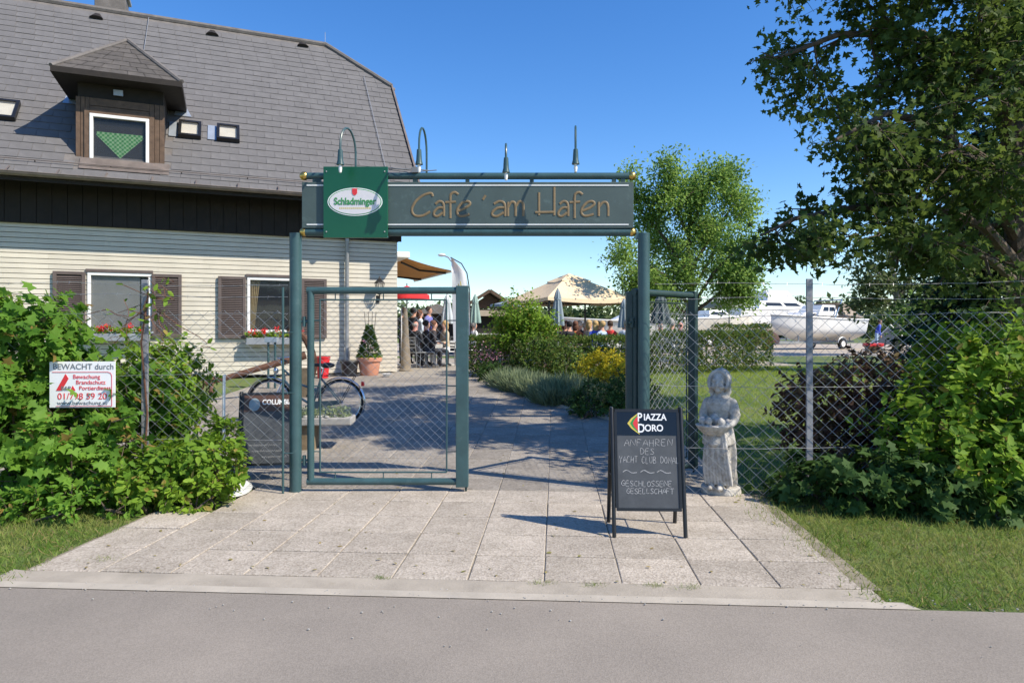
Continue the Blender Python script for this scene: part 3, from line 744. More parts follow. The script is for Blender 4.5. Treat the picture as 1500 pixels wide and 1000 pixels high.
for r in range(rows):
    f0, f1 = r / rows, min((r + 1.2) / rows, 1.0)
    def P3(f, side):
        e = (ex0, ex1)[side]; return Vector((e + (px - e) * f, ey + (py - ey) * f, ez + (pz - ez) * f))
    nrm = Vector((0, -(pz - ez), (py - ey))).normalized(); L0, R0, L1, R1 = P3(f0, 0), P3(f0, 1), P3(f1, 0), P3(f1, 1); wdt = (R0 - L0).length; k = max(1, round(wdt / .34))
    for c in range(k):
        a, b = (c / k, (c + 1) / k); m = MB(); g = .006 / max(wdt, .1)
        A, B, Cc, D = L0.lerp(R0, a + g), L0.lerp(R0, b - g), L1.lerp(R1, b - g), L1.lerp(R1, a + g)
        m.add([A + nrm * .022, B + nrm * .022, Cc + nrm * .012, D + nrm * .012, A, B], [(0, 1, 2, 3), (4, 5, 1, 0)]); m.build('shingle', 'dormer_tile', dorm)
m = MB(); m.box(ex0 + .03, ex1 - .03, ey + .03, ye, ez - .09, ez - .012); m.build('eave_soffit', 'dark_wood', dorm)
m = MB(); m.bar((ex0 - .01, ey, ez - .03), (ex1 + .01, ey, ez - .03), .05, .12); m.bar((ex1 - .01, ey + .026, ez - .03), (ex1 - .01, ye, ez - .03), .05, .12); m.bar((ex0 + .01, ey + .026, ez - .03), (ex0 + .01, ye, ez - .03), .05, .12); m.build('eave_board', 'dark_wood', dorm)
m = MB(); m.tube([(px, py, pz + .03), (ex1, ey, ez + .03)], .055, 8); m.tube([(px, py, pz + .03), (ex0, ey, ez + .03)], .05, 8); m.tube([(px, py, pz + .03), (px, yb, pz + .03)], .055, 8); m.build('hip_cap', 'roof_cap', dorm)
m = MB(); m.box(-6.28, -6.1, DYF - .03, DYF + .02, 6.12, 6.24); m.build('vent_grille', 'zinc', dorm)
for sx in (ex1 - .25, ex0 - .12):
    p = [Vector((sx, .85, rz_(.85))) + un * .03, Vector((sx + .38, .85, rz_(.85))) + un * .03, Vector((sx + .1, 1.4, rz_(1.4))) + un * .03]; m = MB(); m.sheet(p); m.build('flashing', 'flashing', dorm)
m = MB(); m.sheet([(DX0 + .1, DYF - .06, rz_(DYF - .06) + .05), (DX1 + .1, DYF - .06, rz_(DYF - .06) + .05), (DX1 + .1, DYF - .3, rz_(DYF - .3) + .04), (DX0 + .1, DYF - .3, rz_(DYF - .3) + .04)]); m.build('apron_flashing', 'gutter', dorm)
# skylights
def skylight(xc, y0, y1, w, tin=True):
    m = MB(); o = Vector((xc, y0, rz_(y0))); L = (y1 - y0) * sl
    def P(a, b, c): return tuple(o + Vector((a, 0, 0)) + ux * b + un * c)
    f = .06
    for (a0, a1, b0, b1) in ((-w/2, w/2, 0, f), (-w/2, w/2, L - f, L), (-w/2, -w/2 + f, f, L - f), (w/2 - f, w/2, f, L - f)):
        m.add([P(a0,b0,0),P(a1,b0,0),P(a1,b1,0),P(a0,b1,0),P(a0,b0,.12),P(a1,b0,.12),P(a1,b1,.12),P(a0,b1,.12)], [(4,5,6,7),(0,1,5,4),(1,2,6,5),(2,3,7,6),(3,0,4,7)])
    s = m.build('skylight', 'black_frame', house)
    m = MB(); m.sheet([P(-w/2 + f, f, .09), P(w/2 - f, f, .09), P(w/2 - f, L - f, .09), P(-w/2 + f, L - f, .09)]); m.build('pane', 'pale_glass', s)
    m = MB(); m.sheet([P(-w/2 + f, f, .05), P(w/2 - f, f, .05), P(w/2 - f, L - f, .05), P(-w/2 + f, L - f, .05)]); m.build('blind', 'cream_plaster', s)
    m = MB()
    if tin: m.sheet([P(-w/2 - .2, .02, .03), P(-w/2 - .01, .02, .03), P(-w/2 - .01, L, .03), P(-w/2 - .2, L, .03)]); m.build('flashing', 'flashing', s)
skylight(-4.83, .26, .66, .48); skylight(-4.0, .27, .67, .5); skylight(-8.45, .26, .7, .52, False)
# wall lantern
ln = thing('wall_lantern', 'black carriage lantern on the white siding by the house corner', 'lantern', HC + Matrix.Rotation(HA, 3, 'Z') @ Vector((-.5, -.22, 1.85)), HA)
m = MB(); m.tube([(0, .2, .02), (0, .1, -.02), (0, .0, .02), (0, 0, .12)], .014, 6); m.box(-.04, .04, .2, .22, -.08, .1); m.build('bracket', 'black_frame', ln)
m = MB(); m.lathe([(.05, .12), (.06, .14)], 6); m.lathe([(.14, .40), (.13, .42), (.03, .52), (.01, .58)], 6)
for k in range(6):
    t = 2 * math.pi * k / 6; m.bar((.06 * math.cos(t), .06 * math.sin(t), .14), (.125 * math.cos(t), .125 * math.sin(t), .41), .012, .012)
m.build('cage', 'black_frame', ln)
m = MB(); m.lathe([(.055, .14), (.115, .4)], 6); m.build('glass', 'pale_glass', ln)
# window boxes with geraniums
def window_box(x0, x1, z, label):
    c = HC + Matrix.Rotation(HA, 3, 'Z') @ Vector(((x0 + x1) / 2, -.2, z)); t = thing('window_box', label, 'flower box', c, HA, 'window boxes'); w = (x1 - x0) / 2
    m = MB(); m.box(-w, w, -.1, .1, -.16, .0); m.build('trough', 'zinc', t, bev=.01)
    rng = np.random.default_rng(int(abs(x0) * 10)); n = 420
    P = np.column_stack([rng.uniform(-w, w, n), rng.normal(size=n) * .07, .02 + rng.random(n) * .12]); D = rdir(rng, n); leafmesh('foliage', P, D, rng.normal(size=(n, 3)) + np.array([0, 0, .8]), .07, 'oval', 'bright_leaf', t)
    P = []; 
    for k in range(11):
        c = np.array([rng.uniform(-w, w), rng.normal() * .06 - .04, rng.uniform(.05, .2)]); P.append(c + rng.normal(size=(26, 3)) * .032)
    P = np.concatenate(P); leafmesh('blossom', P, rdir(rng, len(P)), rdir(rng, len(P)), .05, 'oval', 'red_bloom', t)
window_box(-6.8, -5.6, 1.0, 'window box with red geraniums under the window with the blind')
window_box(-3.62, -2.4, .9, 'grey window box with red geraniums under the open window')
# awning on the gable side
aw = thing('awning', 'orange folding awning projecting from the gable wall', 'awning', HC, HA)
m = MB(); m.box(.02, .42, .35, 4.5, 2.98, 3.14); m.build('cassette', 'white_paint', aw, bev=.02)
mb = MB()
for i in range(9):
    for j in range(2):
        f = i / 8; x = .3 + 1.3 * f; mb.v.append((x, .45 if j == 0 else 4.4, 3.0 - .3 * f - .03 * math.sin(math.pi * f)))
for i in range(8): mb.f.append((2*i, 2*i + 2, 2*i + 3, 2*i + 1))
mb.build('cloth', 'awning_orange', aw, True)
m = MB()
m.tube([(1.61, .42, 2.68), (1.61, 4.43, 2.68)], .035, 8); m.build('front_bar', 'white_paint', aw)
for yy in (.8, 3.4):
    m = MB(); m.tube([(.3, yy, 2.9), (.95, yy + .6, 2.76), (1.58, yy + .1, 2.66)], .03, 6); m.build('folding_arm', 'black_frame', aw)
# ================================================================ gate arch with sign
GY = 6.9
def gp(u, v, Y=GY): p = at(u, v, Y); return p
arch = thing('gate_arch', 'green steel gate arch carrying the cafe name board', 'gate arch', (0, GY, 0))
def A_(u, v, dy=0): p = at(u, v, GY); return Vector((p.x, dy, p.z))
for u in (433, 943):
    x = (u - 750) / 1000 * GY; m = MB(); m.tube([(x, 0, -.1), (x, 0, 2.585)], .06, 20); o = m.build('post', 'gate_green', arch, True)
    m = MB(); m.tube([(x, 0, 2.585), (x, 0, 2.6)], .062, 20); m.build('cap', 'gate_green', o, True)
xl, xr = (447 - 750) / 1000 * GY, (924 - 750) / 1000 * GY
for v, r in ((258, .034), (340, .042)):
    z = A_(0, v).z; m = MB(); m.tube([(xl, 0, z), (xr, 0, z)], r, 14); m.build('tube', 'gate_green', arch, True)
    for x in (xl - .01, xr + .01):
        m = MB(); m.ball((x, 0, z), .046, 16); m.build('brass_ball', 'brass', arch, True)
m = MB(); m.box(-2.22, xl - .05, -.03, .03, 2.545, 2.605); m.box(xr + .05, 1.36, -.03, .03, 2.545, 2.605); m.build('beam_end', 'gate_green', arch)
zb, zt = A_(0, 335).z, A_(0, 268).z
m = MB(); m.box(xl - .02, xr + .02, -.045, .045, zb, zt); board = m.build('name_board', 'sign_green', arch, bev=.004)
for z in (A_(0, 273).z, A_(0, 330).z): m = MB(); m.box(xl + .03, xr - .03, -.05, -.0455, z - .006, z + .006); m.build('trim_line', 'white_paint', board)
for x in (xl + .1, -1.95, -.98, -.45, .2, 1.03, 1.12):
    m = MB(); m.box(x - .02, x + .02, -.02, .02, zt, A_(0, 262).z + .02); m.box(x - .02, x + .02, -.02, .02, A_(0, 336).z - .06, zb); m.build('spacer', 'gate_shaded', arch)
# hand-drawn gold lettering, strokes traced in board units
a_ = [[(220,182),(245,165),(268,172),(276,200),(276,262)], [(272,207),(240,208),(214,232),(212,256),(235,263),(270,238)]]
f_ = [[(372,120),(350,105),(328,113),(319,140),(319,276)], [(286,172),(356,168)]]
e_ = [[(370,228),(420,207),(450,182),(436,165),(402,172),(370,208),(365,244),(390,262),(446,250)]]
n_ = [[(1300,168),(1300,262)], [(1300,205),(1325,174),(1350,172),(1362,198),(1363,262)]]
L = [[(202,132),(196,113),(172,113),(130,130),(90,165),(66,210),(70,244),(96,262),(140,258),(186,232)]] + a_ + f_ + e_ + [[(552,125),(534,154)]]
L += [[(595 + (x - 210) * 1.3, y) for x, y in s] for s in a_]
L += [[(700,168),(700,262)], [(700,205),(720,172),(742,172),(750,200),(750,262)], [(750,202),(772,168),(795,170),(802,200),(802,262)]]
L += [[(905,106),(905,257)], [(1006,70),(1006,258)], [(880,238),(1006,236)]]
L += [[(x + 822, y) for x, y in s] for s in a_ + f_ + e_] + n_
def smooth_path(p, k=4):
    if len(p) < 3: return p
    o = []
    for i in range(len(p) - 1):
        p0, p1, p2, p3 = p[max(i-1, 0)], p[i], p[i+1], p[min(i+2, len(p)-1)]
        for j in range(k):
            t = j / k; o.append(tuple(.5 * ((2*b) + (-a + c)*t + (2*a - 5*b + 4*c - d)*t*t + (-a + 3*b - 3*c + d)*t**3) for a, b, c, d in zip(p0, p1, p2, p3)))
    return o + [p[-1]]
m = MB()
for i, s in enumerate(L):
    m.tube([A_(590 + x / 4.545, 260 + y / 4.545, -.0465 - .0006 * (i % 3)) for x, y in smooth_path(s)], .0125, 8, flat=.3)
m.build('lettering', 'gold_letter', board, True)
# beer sign in front of the board
bx0, bx1, bz0, bz1 = A_(477, 0).x, A_(570, 0).x, A_(0, 350).z, A_(0, 247).z; yf = -.085
m = MB(); m.box(bx0, bx1, yf, -.05, bz0, bz1); beer = m.build('beer_sign', 'beer_green', arch, bev=.003)
cx, cz = A_(523, 298).x, A_(523, 298).z
def ell(rx, rz, y0, y1, mt, nm, n=48):
    m = MB(); m.plate([(cx + rx * math.cos(2*math.pi*k/n), cz + rz * math.sin(2*math.pi*k/n)) for k in range(n)], y0, y1); return m.build(nm, mt, beer)
ell(.274, .140, yf - .0022, yf, 'white_print', 'oval_border'); ell(.264, .131, yf - .0038, yf - .002, 'print_green', 'oval_ring'); ell(.256, .124, yf - .0054, yf - .0036, 'print_pale', 'oval')
text_mesh('lettering', 'Schladminger', .098, 'print_green', beer, (cx, yf - .007, cz - .028), sx=.80, bold=.0016)
m = MB()
for k in range(16): m.box(cx - .15 + k * .02 - .006, cx - .15 + k * .02 + .006, yf - .0062, yf - .005, cz - .072, cz - .058)
m.build('faint_print', 'yellow_print', beer)
m = MB(); m.plate([(cx - .028, cz + .132), (cx + .022, cz + .132), (cx + .022, cz + .085), (cx + .01, cz + .068), (cx - .003, cz + .063), (cx - .016, cz + .068), (cx - .028, cz + .085)], yf - .009, yf - .006); m.build('crest', 'print_red', beer)
for x in (bx0 + .03, bx1 - .03):
    for z in (bz0 + .06, bz1 - .05): m = MB(); m.ball((x, yf, z), .008, 8); m.build('screw', 'zinc', beer)
# gooseneck lamps
def lamp(u, yaw, h, reach, label, droop=False):
    x = (u - 750) / 1000 * GY; z = A_(0, 256).z; c, s = math.cos(yaw), math.sin(yaw)
    def P(r, zz): return (x + r * s, -r * c, zz)
    pts = [P(0, z), P(0, z + h * .35)] + [P(reach / 2 - reach / 2 * math.cos(t), z + h * .5 + h * .5 * math.sin(t)) for t in [math.pi * k / 10 for k in range(11)]] + [P(reach, z + h * .42)]
    m = MB(); m.tube(pts, .0105, 8); o = m.build('lamp', 'gate_green', arch, True); o['label'] = label
    zz = z + h * .42
    m = MB(); m.lathe([(.012, .0), (.022, -.01), (.026, -.07), (.028, -.11), (.037, -.145), (.038, -.152), (.022, -.15)], 14, P(reach, zz)); m.build('lamp_shade', 'gate_green', o, True)
    m = MB(); m.lathe([(.014, -.15), (.018, -.19), (.012, -.225), (.004, -.23)], 10, P(reach, zz)); m.build('bulb', 'white_paint', o, True)
lamp(521, R(-14), .42, .32, 'gooseneck lamp above the beer sign'); lamp(625, R(-6), .42, .32, 'gooseneck lamp with wires')
lamp(741, R(1), .27, .26, 'short gooseneck lamp'); lamp(843, R(-5), .44, .3, 'upright gooseneck lamp')
z = A_(0, 252).z
m = MB(); m.tube([A_(570, 247, -.03), A_(590, 250, -.06), A_(606, 249, -.04), A_(628, 250, 0)], .006, 6); m.tube([A_(570, 249, -.02), A_(600, 254, -.04), A_(640, 250, -.02)], .005, 6); m.box(A_(604, 0).x, A_(613, 0).x, -.05, 0, A_(0, 254).z, A_(0, 246).z); m.build('lamp_cable', 'print_grey', arch)
# ---------------------------------------------------------------- chain link
def chain(name, p, q, z0, z1, m, parent, cell=.128, r=.0022, org=(0, 0, 0), only=None, jit=0, seed=1):
    """diamond mesh between two ground points"""
    p, q = Vector(p), Vector(q); L = (q - p).length; d = (q - p) / L; H = z1 - z0; mb = MB(); rg = random.Random(seed); org = Vector(org)
    n = Vector((-d.y, d.x, 0)); asp = .95
    for sgn in (1, -1):
        if only and sgn != only: continue
        k = -int(H / asp / cell) - 2
        while k * cell < L + H / asp + cell:
            x0 = k * cell; a0, a1 = (0, H)
            # line: x = x0 + sgn*z/asp (sgn=1) or x = x0 - z/asp
            zs = []
            for zz in (0, H):
                zs.append((x0 + sgn * zz / asp, zz))
            (xa, za), (xb, zb_) = zs
            def clipx(xa, za, xb, zb_):
                for lim, low in ((0, True), (L, False)):
                    if low:
                        if xa < lim and xb < lim: return None
                        if xa < lim: t = (lim - xa) / (xb - xa); xa, za = lim, za + (zb_ - za) * t
                        if xb < lim: t = (lim - xb) / (xa - xb); xb, zb_ = lim, zb_ + (za - zb_) * t
                    else:
                        if xa > lim and xb > lim: return None
                        if xa > lim: t = (lim - xa) / (xb - xa); xa, za = lim, za + (zb_ - za) * t
                        if xb > lim: t = (lim - xb) / (xa - xb); xb, zb_ = lim, zb_ + (za - zb_) * t
                return xa, za, xb, zb_
            c = clipx(xa, za, xb, zb_); k += 1
            if not c: continue
            xa, za, xb, zb_ = c; steps = max(2, int(abs(zb_ - za) / (cell * asp) * 2)); pts = []
            for i in range(steps + 1):
                t = i / steps; w = p + d * (xa + (xb - xa) * t) + n * (.003 * sgn * (1 if i % 2 else -1)); j = jit * math.sin(3 * (xa + (xb - xa) * t) + 5 * t + k * .3)
                pts.append(w + d * j + Vector((0, 0, z0 + za + (zb_ - za) * t)) - org)
            mb.tube(pts, r, 3, caps=False)
    return stuff(mb.build(name, m, parent))
def leaf(label, p, ang, w, h, z0, m, thick, cell, seed, smooth_stile):
    """gate leaf: tube frame, thin inner frame on spacers, wire mesh, flat closing stile"""
    t = thing('gate_leaf', label, 'gate', p, ang)
    fr = MB(); r = .036
    fr.tube([(r, 0, z0 + r), (r, 0, z0 + h - r)], r, 12); fr.tube([(0, 0, z0 + h - r), (w - .02, 0, z0 + h - r)], r, 12); fr.tube([(0, 0, z0 + r), (w - .02, 0, z0 + r)], r, 12); fr.build('frame', m, t, True)
    s = MB(); s.box(w - .075, w + thick - .075, -.045, .045, z0 - .015, z0 + h + .01); s.build('closing_stile', m, t, bev=.006)
    i0, i1, k0, k1 = .13, w - .17, z0 + .13, z0 + h - .13; f = MB()
    for a, b in (((i0, 0, k0), (i1, 0, k0)), ((i0, 0, k1), (i1, 0, k1)), ((i0, 0, k0), (i0, 0, k1)), ((i1, 0, k0), (i1, 0, k1))): f.tube([a, b], .009, 6)
    for k in range(3):
        x = i0 + (i1 - i0) * (.12 + .38 * k); f.tube([(x, 0, k1), (x, 0, z0 + h - .06)], .006, 5); f.tube([(x, 0, k0), (x, 0, z0 + .06)], .006, 5)
        zz = k0 + (k1 - k0) * (.12 + .38 * k); f.tube([(i0, 0, zz), (.06, 0, zz)], .006, 5); f.tube([(i1, 0, zz), (w - .07, 0, zz)], .006, 5)
    f.build('inner_frame', m, t)
    chain('wire_mesh', (i0, 0, 0), (i1, 0, 0), k0, k1, 'galvanised', t, cell, .0016, seed=seed, jit=.004)
    for zz in (z0 + .25, z0 + h - .35): hb = MB(); hb.tube([(-.07, 0, zz), (.03, 0, zz)], .014, 8); hb.tube([(-.03, 0, zz - .05), (-.03, 0, zz + .05)], .02, 8); hb.build('hinge', m, t); l = MB(); l.tube([(w + thick - .1, 0, z0 - .015), (w + thick - .1, 0, z0 - .06)], .012, 6); l.build('drop_bolt', m, t)
leaf('closed green gate leaf filled with wire mesh', ((450 - 750) / 1000 * GY, GY, 0), 0, 1.58, 2.0, .06, 'gate_green', .125, .093, 3, True)
leaf('green gate leaf with shade in its colour, swung open beside the statue', (1.24, GY + .06, .02), R(43), 1.14, 1.97, .06, 'gate_shaded', .07, .093, 4, True)
m = MB(); m.box(1.17, 1.265, GY + .085, GY + .15, .0, 2.02); o = m.build('stop_post', 'gate_shaded', bev=.005)
tag(o, 'square steel post, darkened for shade, directly behind the right round gate post', 'post')
# ---------------------------------------------------------------- fences
def fence(label, posts, p, q, ztop, seed, rail, hpost=2.12, off=.02):
    p, q = Vector(p), Vector(q); t = thing('wire_fence', label, 'fence', p)
    for x in posts:
        c = p.lerp(q, x) - p; m = MB(); w = .03
        m.box(c.x - w, c.x + w, c.y - .012, c.y + .012, -.1, hpost); m.box(c.x - .012, c.x + .012, c.y + .0122, c.y + .05, -.1, hpost - .004); m.build('post', 'post_steel', t, bev=.002)
    chain('wire_mesh', (0, -off, 0), q - p - Vector((0, off, 0)), .03, ztop, 'galvanised', t, .13, .002, seed=seed, jit=.006)
    rg = random.Random(seed); d = q - p
    for k, z in enumerate(rail):
        pts = []; n = 30
        for i in range(n + 1):
            f = i / n; pts.append(p + d * f - p + Vector((0, -off - .004, z - .03 * math.sin(math.pi * ((f * 2.1 + .2 * k) % 1)) + rg.uniform(-.006, .006))))
        m = MB(); m.tube(pts, .0022, 4, caps=False)
        if z > ztop:
            for i in range(int(d.length / .11)):
                c = Vector((d * ((i + .5) * .11 / d.length))) ; f = (i + .5) * .11 / d.length; c = d * f + Vector((0, -off - .004, z - .03 * math.sin(math.pi * ((f * 2.1 + .2 * k) % 1))))
                a = rg.uniform(0, 3.1); v = Vector((.3, math.cos(a), math.sin(a))) * .016; m.tube([c - v, c + v], .0016, 3, caps=False)
        m.build('barbed_wire' if z > ztop else 'line_wire', 'galvanised', t)
    return t
fl0 = Vector((-7.2, 6.35, 0)); fl1 = Vector((-2.25, 6.88, 0))
fence('chain link fence with barbed wire, smothered in vines beside the gate', [.14, (-3.62 + 7.2) / 4.95], fl0, fl1, 1.82, 21, [1.8, 1.2, .55, 1.98, 2.09])
fr0 = Vector((1.40, 6.72, 0)); fr1 = Vector((7.8, 6.25, 0))
fence('chain link fence with barbed wire in front of the statue and purple shrub', [(2.88 - 1.4) / 6.4, .72], fr0, fr1, 1.8, 22, [1.79, 1.1, .5, 1.95, 2.09])
m = MB(); m.tube([(0, 0, -.05), (0, 0, 2.05)], .012, 8)
for z in (.4, 1.0, 1.6): m.tube([(0, 0, z), (.1, 0, z)], .006, 5)
o = m.build('fence_stake', 'gate_green', None, True); o.location = ((414.5 - 750) / 1000 * 6.8, 6.8, 0); tag(o, 'thin green steel stake just left of the round gate post', 'stake')
m = MB(); m.tube([(0, 0, -.05), (.01, 0, 1.16)], .016, 8); o = m.build('white_stake', 'white_paint', None, True); o.location = ((327 - 750) / 1000 * 7.15, 7.15, 0); tag(o, 'thin white stake standing in the vines behind the fence', 'stake')
# security sign on the left fence
sp = at(121, 563, 6.32)
sg = thing('security_sign', 'white security company sign with red triangle hung on the vine-grown fence', 'sign', sp, R(3)); w, h = .295, .212
m = MB(); m.box(-w, w, -.004, .004, -h, h); m.build('panel', 'white_print', sg, bev=.002)
yy = -.0062
text_mesh('lettering', 'BEWACHT durch', .074, 'print_grey', sg, (.01, yy, .142), sx=1.0, ext=.001)
m = MB(); r0 = MB()
path = [(-.27, .115), (.23, .115), (.255, .105), (.265, .08), (.265, -.20), (-.235, -.20)]
for (a, b), (c, d) in zip(path, path[1:]): r0.bar((a, yy, b), (c, yy, d), .0045, .002, (0, 1, 0))
r0.build('red_border', 'print_red', sg)
for i, (s, x, z) in enumerate([('Bewachung', -.085, .055), ('Brandschutz', -.058, .003), ('Portierdienst', -.03, -.05)]): text_mesh('lettering', s, .054, 'print_red', sg, (x, yy, z), ext=.001, align='LEFT', sx=1.0)
text_mesh('lettering', '01/798 59 20', .082, 'print_red', sg, (.0, yy, -.135), ext=.001, sx=1.02)
text_mesh('lettering', 'www.bewachung.at', .05, 'print_grey', sg, (-.0, yy, -.185), ext=.001, sx=1.15)
m = MB(); m.plate([(-.235, -.055), (-.15, .1), (-.122, .055), (-.185, -.055)], yy - .001, yy + .002); m.plate([(-.11, -.055), (-.085, -.01), (-.06, -.055)], yy - .001, yy + .002); m.build('triangle_logo', 'print_red', sg)
text_mesh('lettering', 'B&P', .052, 'print_grey', sg, (-.145, yy - .002, -.05), ext=.001)
# ---------------------------------------------------------------- A-boards
GLYPH = {'A':[[(0,0),(.42,1),(.8,0)],[(.15,.38),(.68,.36)]],'N':[[(0,0),(.05,1),(.65,.05),(.72,1)]],'F':[[(.08,0),(.05,1),(.65,.98)],[(.05,.55),(.5,.56)]],'H':[[(.05,0),(.05,1)],[(.65,0),(.65,1)],[(.05,.5),(.65,.52)]],
 'R':[[(.05,0),(.05,1),(.5,.95),(.58,.72),(.4,.52),(.05,.5),(.65,0)]],'E':[[(.6,1),(.05,.97),(.05,.02),(.6,0)],[(.05,.52),(.5,.53)]],'D':[[(.05,0),(.05,1),(.4,.93),(.66,.6),(.6,.25),(.35,.02),(.05,0)]],
 'S':[[(.6,.88),(.35,1),(.08,.82),(.2,.58),(.5,.42),(.58,.18),(.32,0),(.02,.12)]],'Y':[[(0,1),(.32,.5),(.66,1)],[(.32,.5),(.3,0)]],'C':[[(.6,.88),(.32,1),(.05,.7),(.05,.3),(.3,0),(.62,.12)]],'T':[[(0,1),(.7,1)],[(.35,1),(.35,0)]],
 'L':[[(.05,1),(.05,0),(.55,.02)]],'U':[[(.05,1),(.05,.25),(.3,0),(.6,.2),(.62,1)]],'B':[[(.05,0),(.05,1),(.45,.95),(.52,.72),(.05,.52),(.52,.42),(.58,.12),(.05,0)]],'O':[[(.35,1),(.06,.72),(.06,.28),(.35,0),(.64,.28),(.64,.72),(.35,1)]],'G':[[(.6,.88),(.32,1),(.05,.7),(.05,.3),(.3,0),(.6,.15),(.6,.45),(.35,.45)]]}
def chalk(mb, s, x, z, h, rg, adv=.82, y=0, w=1.0):
    for c in s:
        if c != ' ':
            for st_ in GLYPH[c]:
                pts = [(x + (a * w + rg.uniform(-.03, .03) + b * .06) * h, y, z + (b + rg.uniform(-.04, .04)) * h) for a, b in st_]
                mb.tube(smooth_path(pts, 2), .0024, 5, flat=.3)
        x += h * adv * (w if c != ' ' else .6); z += rg.uniform(-.003, .003)
def aboard(label, p, rz, W_, H_, header, lean=R(11)):
    t = thing('a_board', label, 'chalkboard', p, rz); sl_, cl_ = math.sin(lean), math.cos(lean)
    def leafs(front):
        sg_ = -1 if front else 1
        for sx in (-1, 1):
            m = MB(); a = Vector((sx * W_, sg_ * (.02 + H_ * math.tan(lean)), 0)); b = Vector((sx * W_, sg_ * .02, H_)); m.tube([a, b, b + Vector((0, 0, .012))], [.0165, .0165, .012], 10); m.build('leg', 'black_frame', t, True)
    leafs(True); leafs(False)
    for sx in (-1, 1): m = MB(); m.tube([(sx * W_, -.02 - .55 * H_ * math.tan(lean), .45 * H_), (sx * W_, .02 + .55 * H_ * math.tan(lean), .45 * H_)], .005, 5); m.build('stay', 'black_frame', t)
    # panel lies in the plane of the front frame
    pm = Matrix.Translation((0, -.02 - H_ * math.tan(lean), 0)) @ Matrix.Rotation(-lean, 4, 'X')
    HL = H_ / cl_; z0, z1 = .21 * HL, .985 * HL; zs = z0 + (z1 - z0) * (.745 if header else 1)
    def put(mb, nm, mt, par=t, smooth=False, bev=0):
        mb.v = [tuple(pm @ Vector(v)) for v in mb.v]; return mb.build(nm, mt, par, smooth, bev)
    m = MB(); e = W_ - .022
    m.box(-e, e, -.012, .012, z0 - .012, z0 + .012); m.box(-e, e, -.012, .012, z1 - .012, z1 + .012); m.box(-e - .006, -e + .016, -.0125, .0125, z0 + .0125, z1 - .0125); m.box(e - .016, e + .006, -.0125, .0125, z0 + .0125, z1 - .0125)
    for sx in (-1, 1):
        for zz in (z0 + .05, (z0 + z1) / 2, z1 - .1): m.box(min(sx * e, sx * W_), max(sx * e, sx * W_), -.005, .005, zz - .008, zz + .008)
    put(m, 'panel_rim', 'black_frame')
    m = MB(); m.box(-e + .015, e - .015, -.006, .008, z0 + .01, zs); pan = put(m, 'chalk_panel', 'chalkboard')
    hd = None
    if header: m = MB(); m.box(-e + .015, e - .015, -.009, .008, zs + .001, z1 - .01); hd = put(m, 'header', header)
    return t, pm, e, z0, zs, z1, pan, hd, put
pf = on_ground(953, 786)
t, pm, e, z0, zs, z1, pan, hd, put = aboard('black chalkboard stand with white and red coffee logo on the paving', Vector((pf.x, pf.y + .2, 0)), R(-2), .278, .985, 'gloss_black')
rg = random.Random(4); m = MB(); hh = zs - z0
def cz_(f): return z0 + hh * f
chalk(m, 'ANFAHREN', -.185, cz_(.855), .052, rg, .95, -.0075); chalk(m, 'DES', -.06, cz_(.745), .046, rg, .9, -.0075); chalk(m, 'YACHT CLUB DONAU', -.228, cz_(.625), .05, rg, .92, -.0075, .66)
for x in (-.2, -.06, .07):
    m.tube(smooth_path([(x, -.0075, cz_(.5)), (x + .03, -.0075, cz_(.525)), (x + .07, -.0075, cz_(.49)), (x + .11, -.0075, cz_(.495))], 3), .0035, 5, flat=.3)
chalk(m, 'GESCHLOSSENE', -.215, cz_(.315), .042, rg, .80, -.0075); chalk(m, 'GESELLSCHAFT', -.175, cz_(.21), .04, rg, .78, -.0075); put(m, 'chalk_writing', 'chalk', pan)
zc = (zs + z1) / 2
def ptext(s, size, x, z, mt, par, sx=1, bold=0, y=-.011, align='LEFT'):
    return text_mesh('lettering', s, size, mt, par, pm @ Vector((x, y, z)), (R(90) - R(11), 0, 0), .001, align, sx, 0, bold)
ptext('P', .098, -.075, zc + .012, 'white_print', hd, .8, .0015); ptext('IAZZA', .074, -.024, zc + .022, 'white_print', hd, .86, .0015); ptext('D', .098, -.075, zc - .075, 'white_print', hd, .8, .0015); ptext('ORO', .074, -.018, zc - .065, 'white_print', hd, .9, .0015)
m = MB(); m.plate([(-.0295, zc - .012), (-.02, zc - .012), (-.026, zc - .03), (-.033, zc - .03)], -.0112, -.0095); put(m, 'apostrophe', 'white_print', hd)
def leafshape(cx0, cz0, w_, h_, k): return [(cx0 + w_ * a, cz0 + h_ * b) for a, b in ((-1, 0), (-.45, .45), (.3, .8), (.75, 1), (.6, .3), (.6, -.3), (.75, -1), (.3, -.8), (-.45, -.45))]
for mt, sc_, y in (('yellow_print', 1, -.0102), ('print_green', .72, -.0108), ('print_red', .45, -.0114)):
    m = MB(); m.plate(leafshape(-.10 + .024 * (1 - sc_), zc - .004, .055 * sc_, .088 * (sc_ * .5 + .5), 0), y, y + .0005); put(m, 'logo_leaf', mt, hd)
p2 = on_ground(388, 704)
t, pm, e, z0, zs, z1, pan, hd, put = aboard('black chalkboard stand with brown header behind the fence by the bicycle', Vector((p2.x, p2.y + .15, gz(p2.y) - .02)), R(10), .295, .96, 'brown_print')
m = MB(); n = 24; zc = (zs + z1) / 2; m.plate([(-.15 + .058 * math.cos(2*math.pi*k/n), zc - .02 + .07 * math.sin(2*math.pi*k/n)) for k in range(n)], -.011, -.0092); put(m, 'logo_disc', 'pale_blue', hd)
text_mesh('lettering', 'COLUMBIA', .075, 'white_print', hd, pm @ Vector((-.07, -.011, zc - .02)), (R(90) - R(11), 0, 0), .001, 'LEFT', .85, 0, .002)
m = MB(); hh = zs - z0
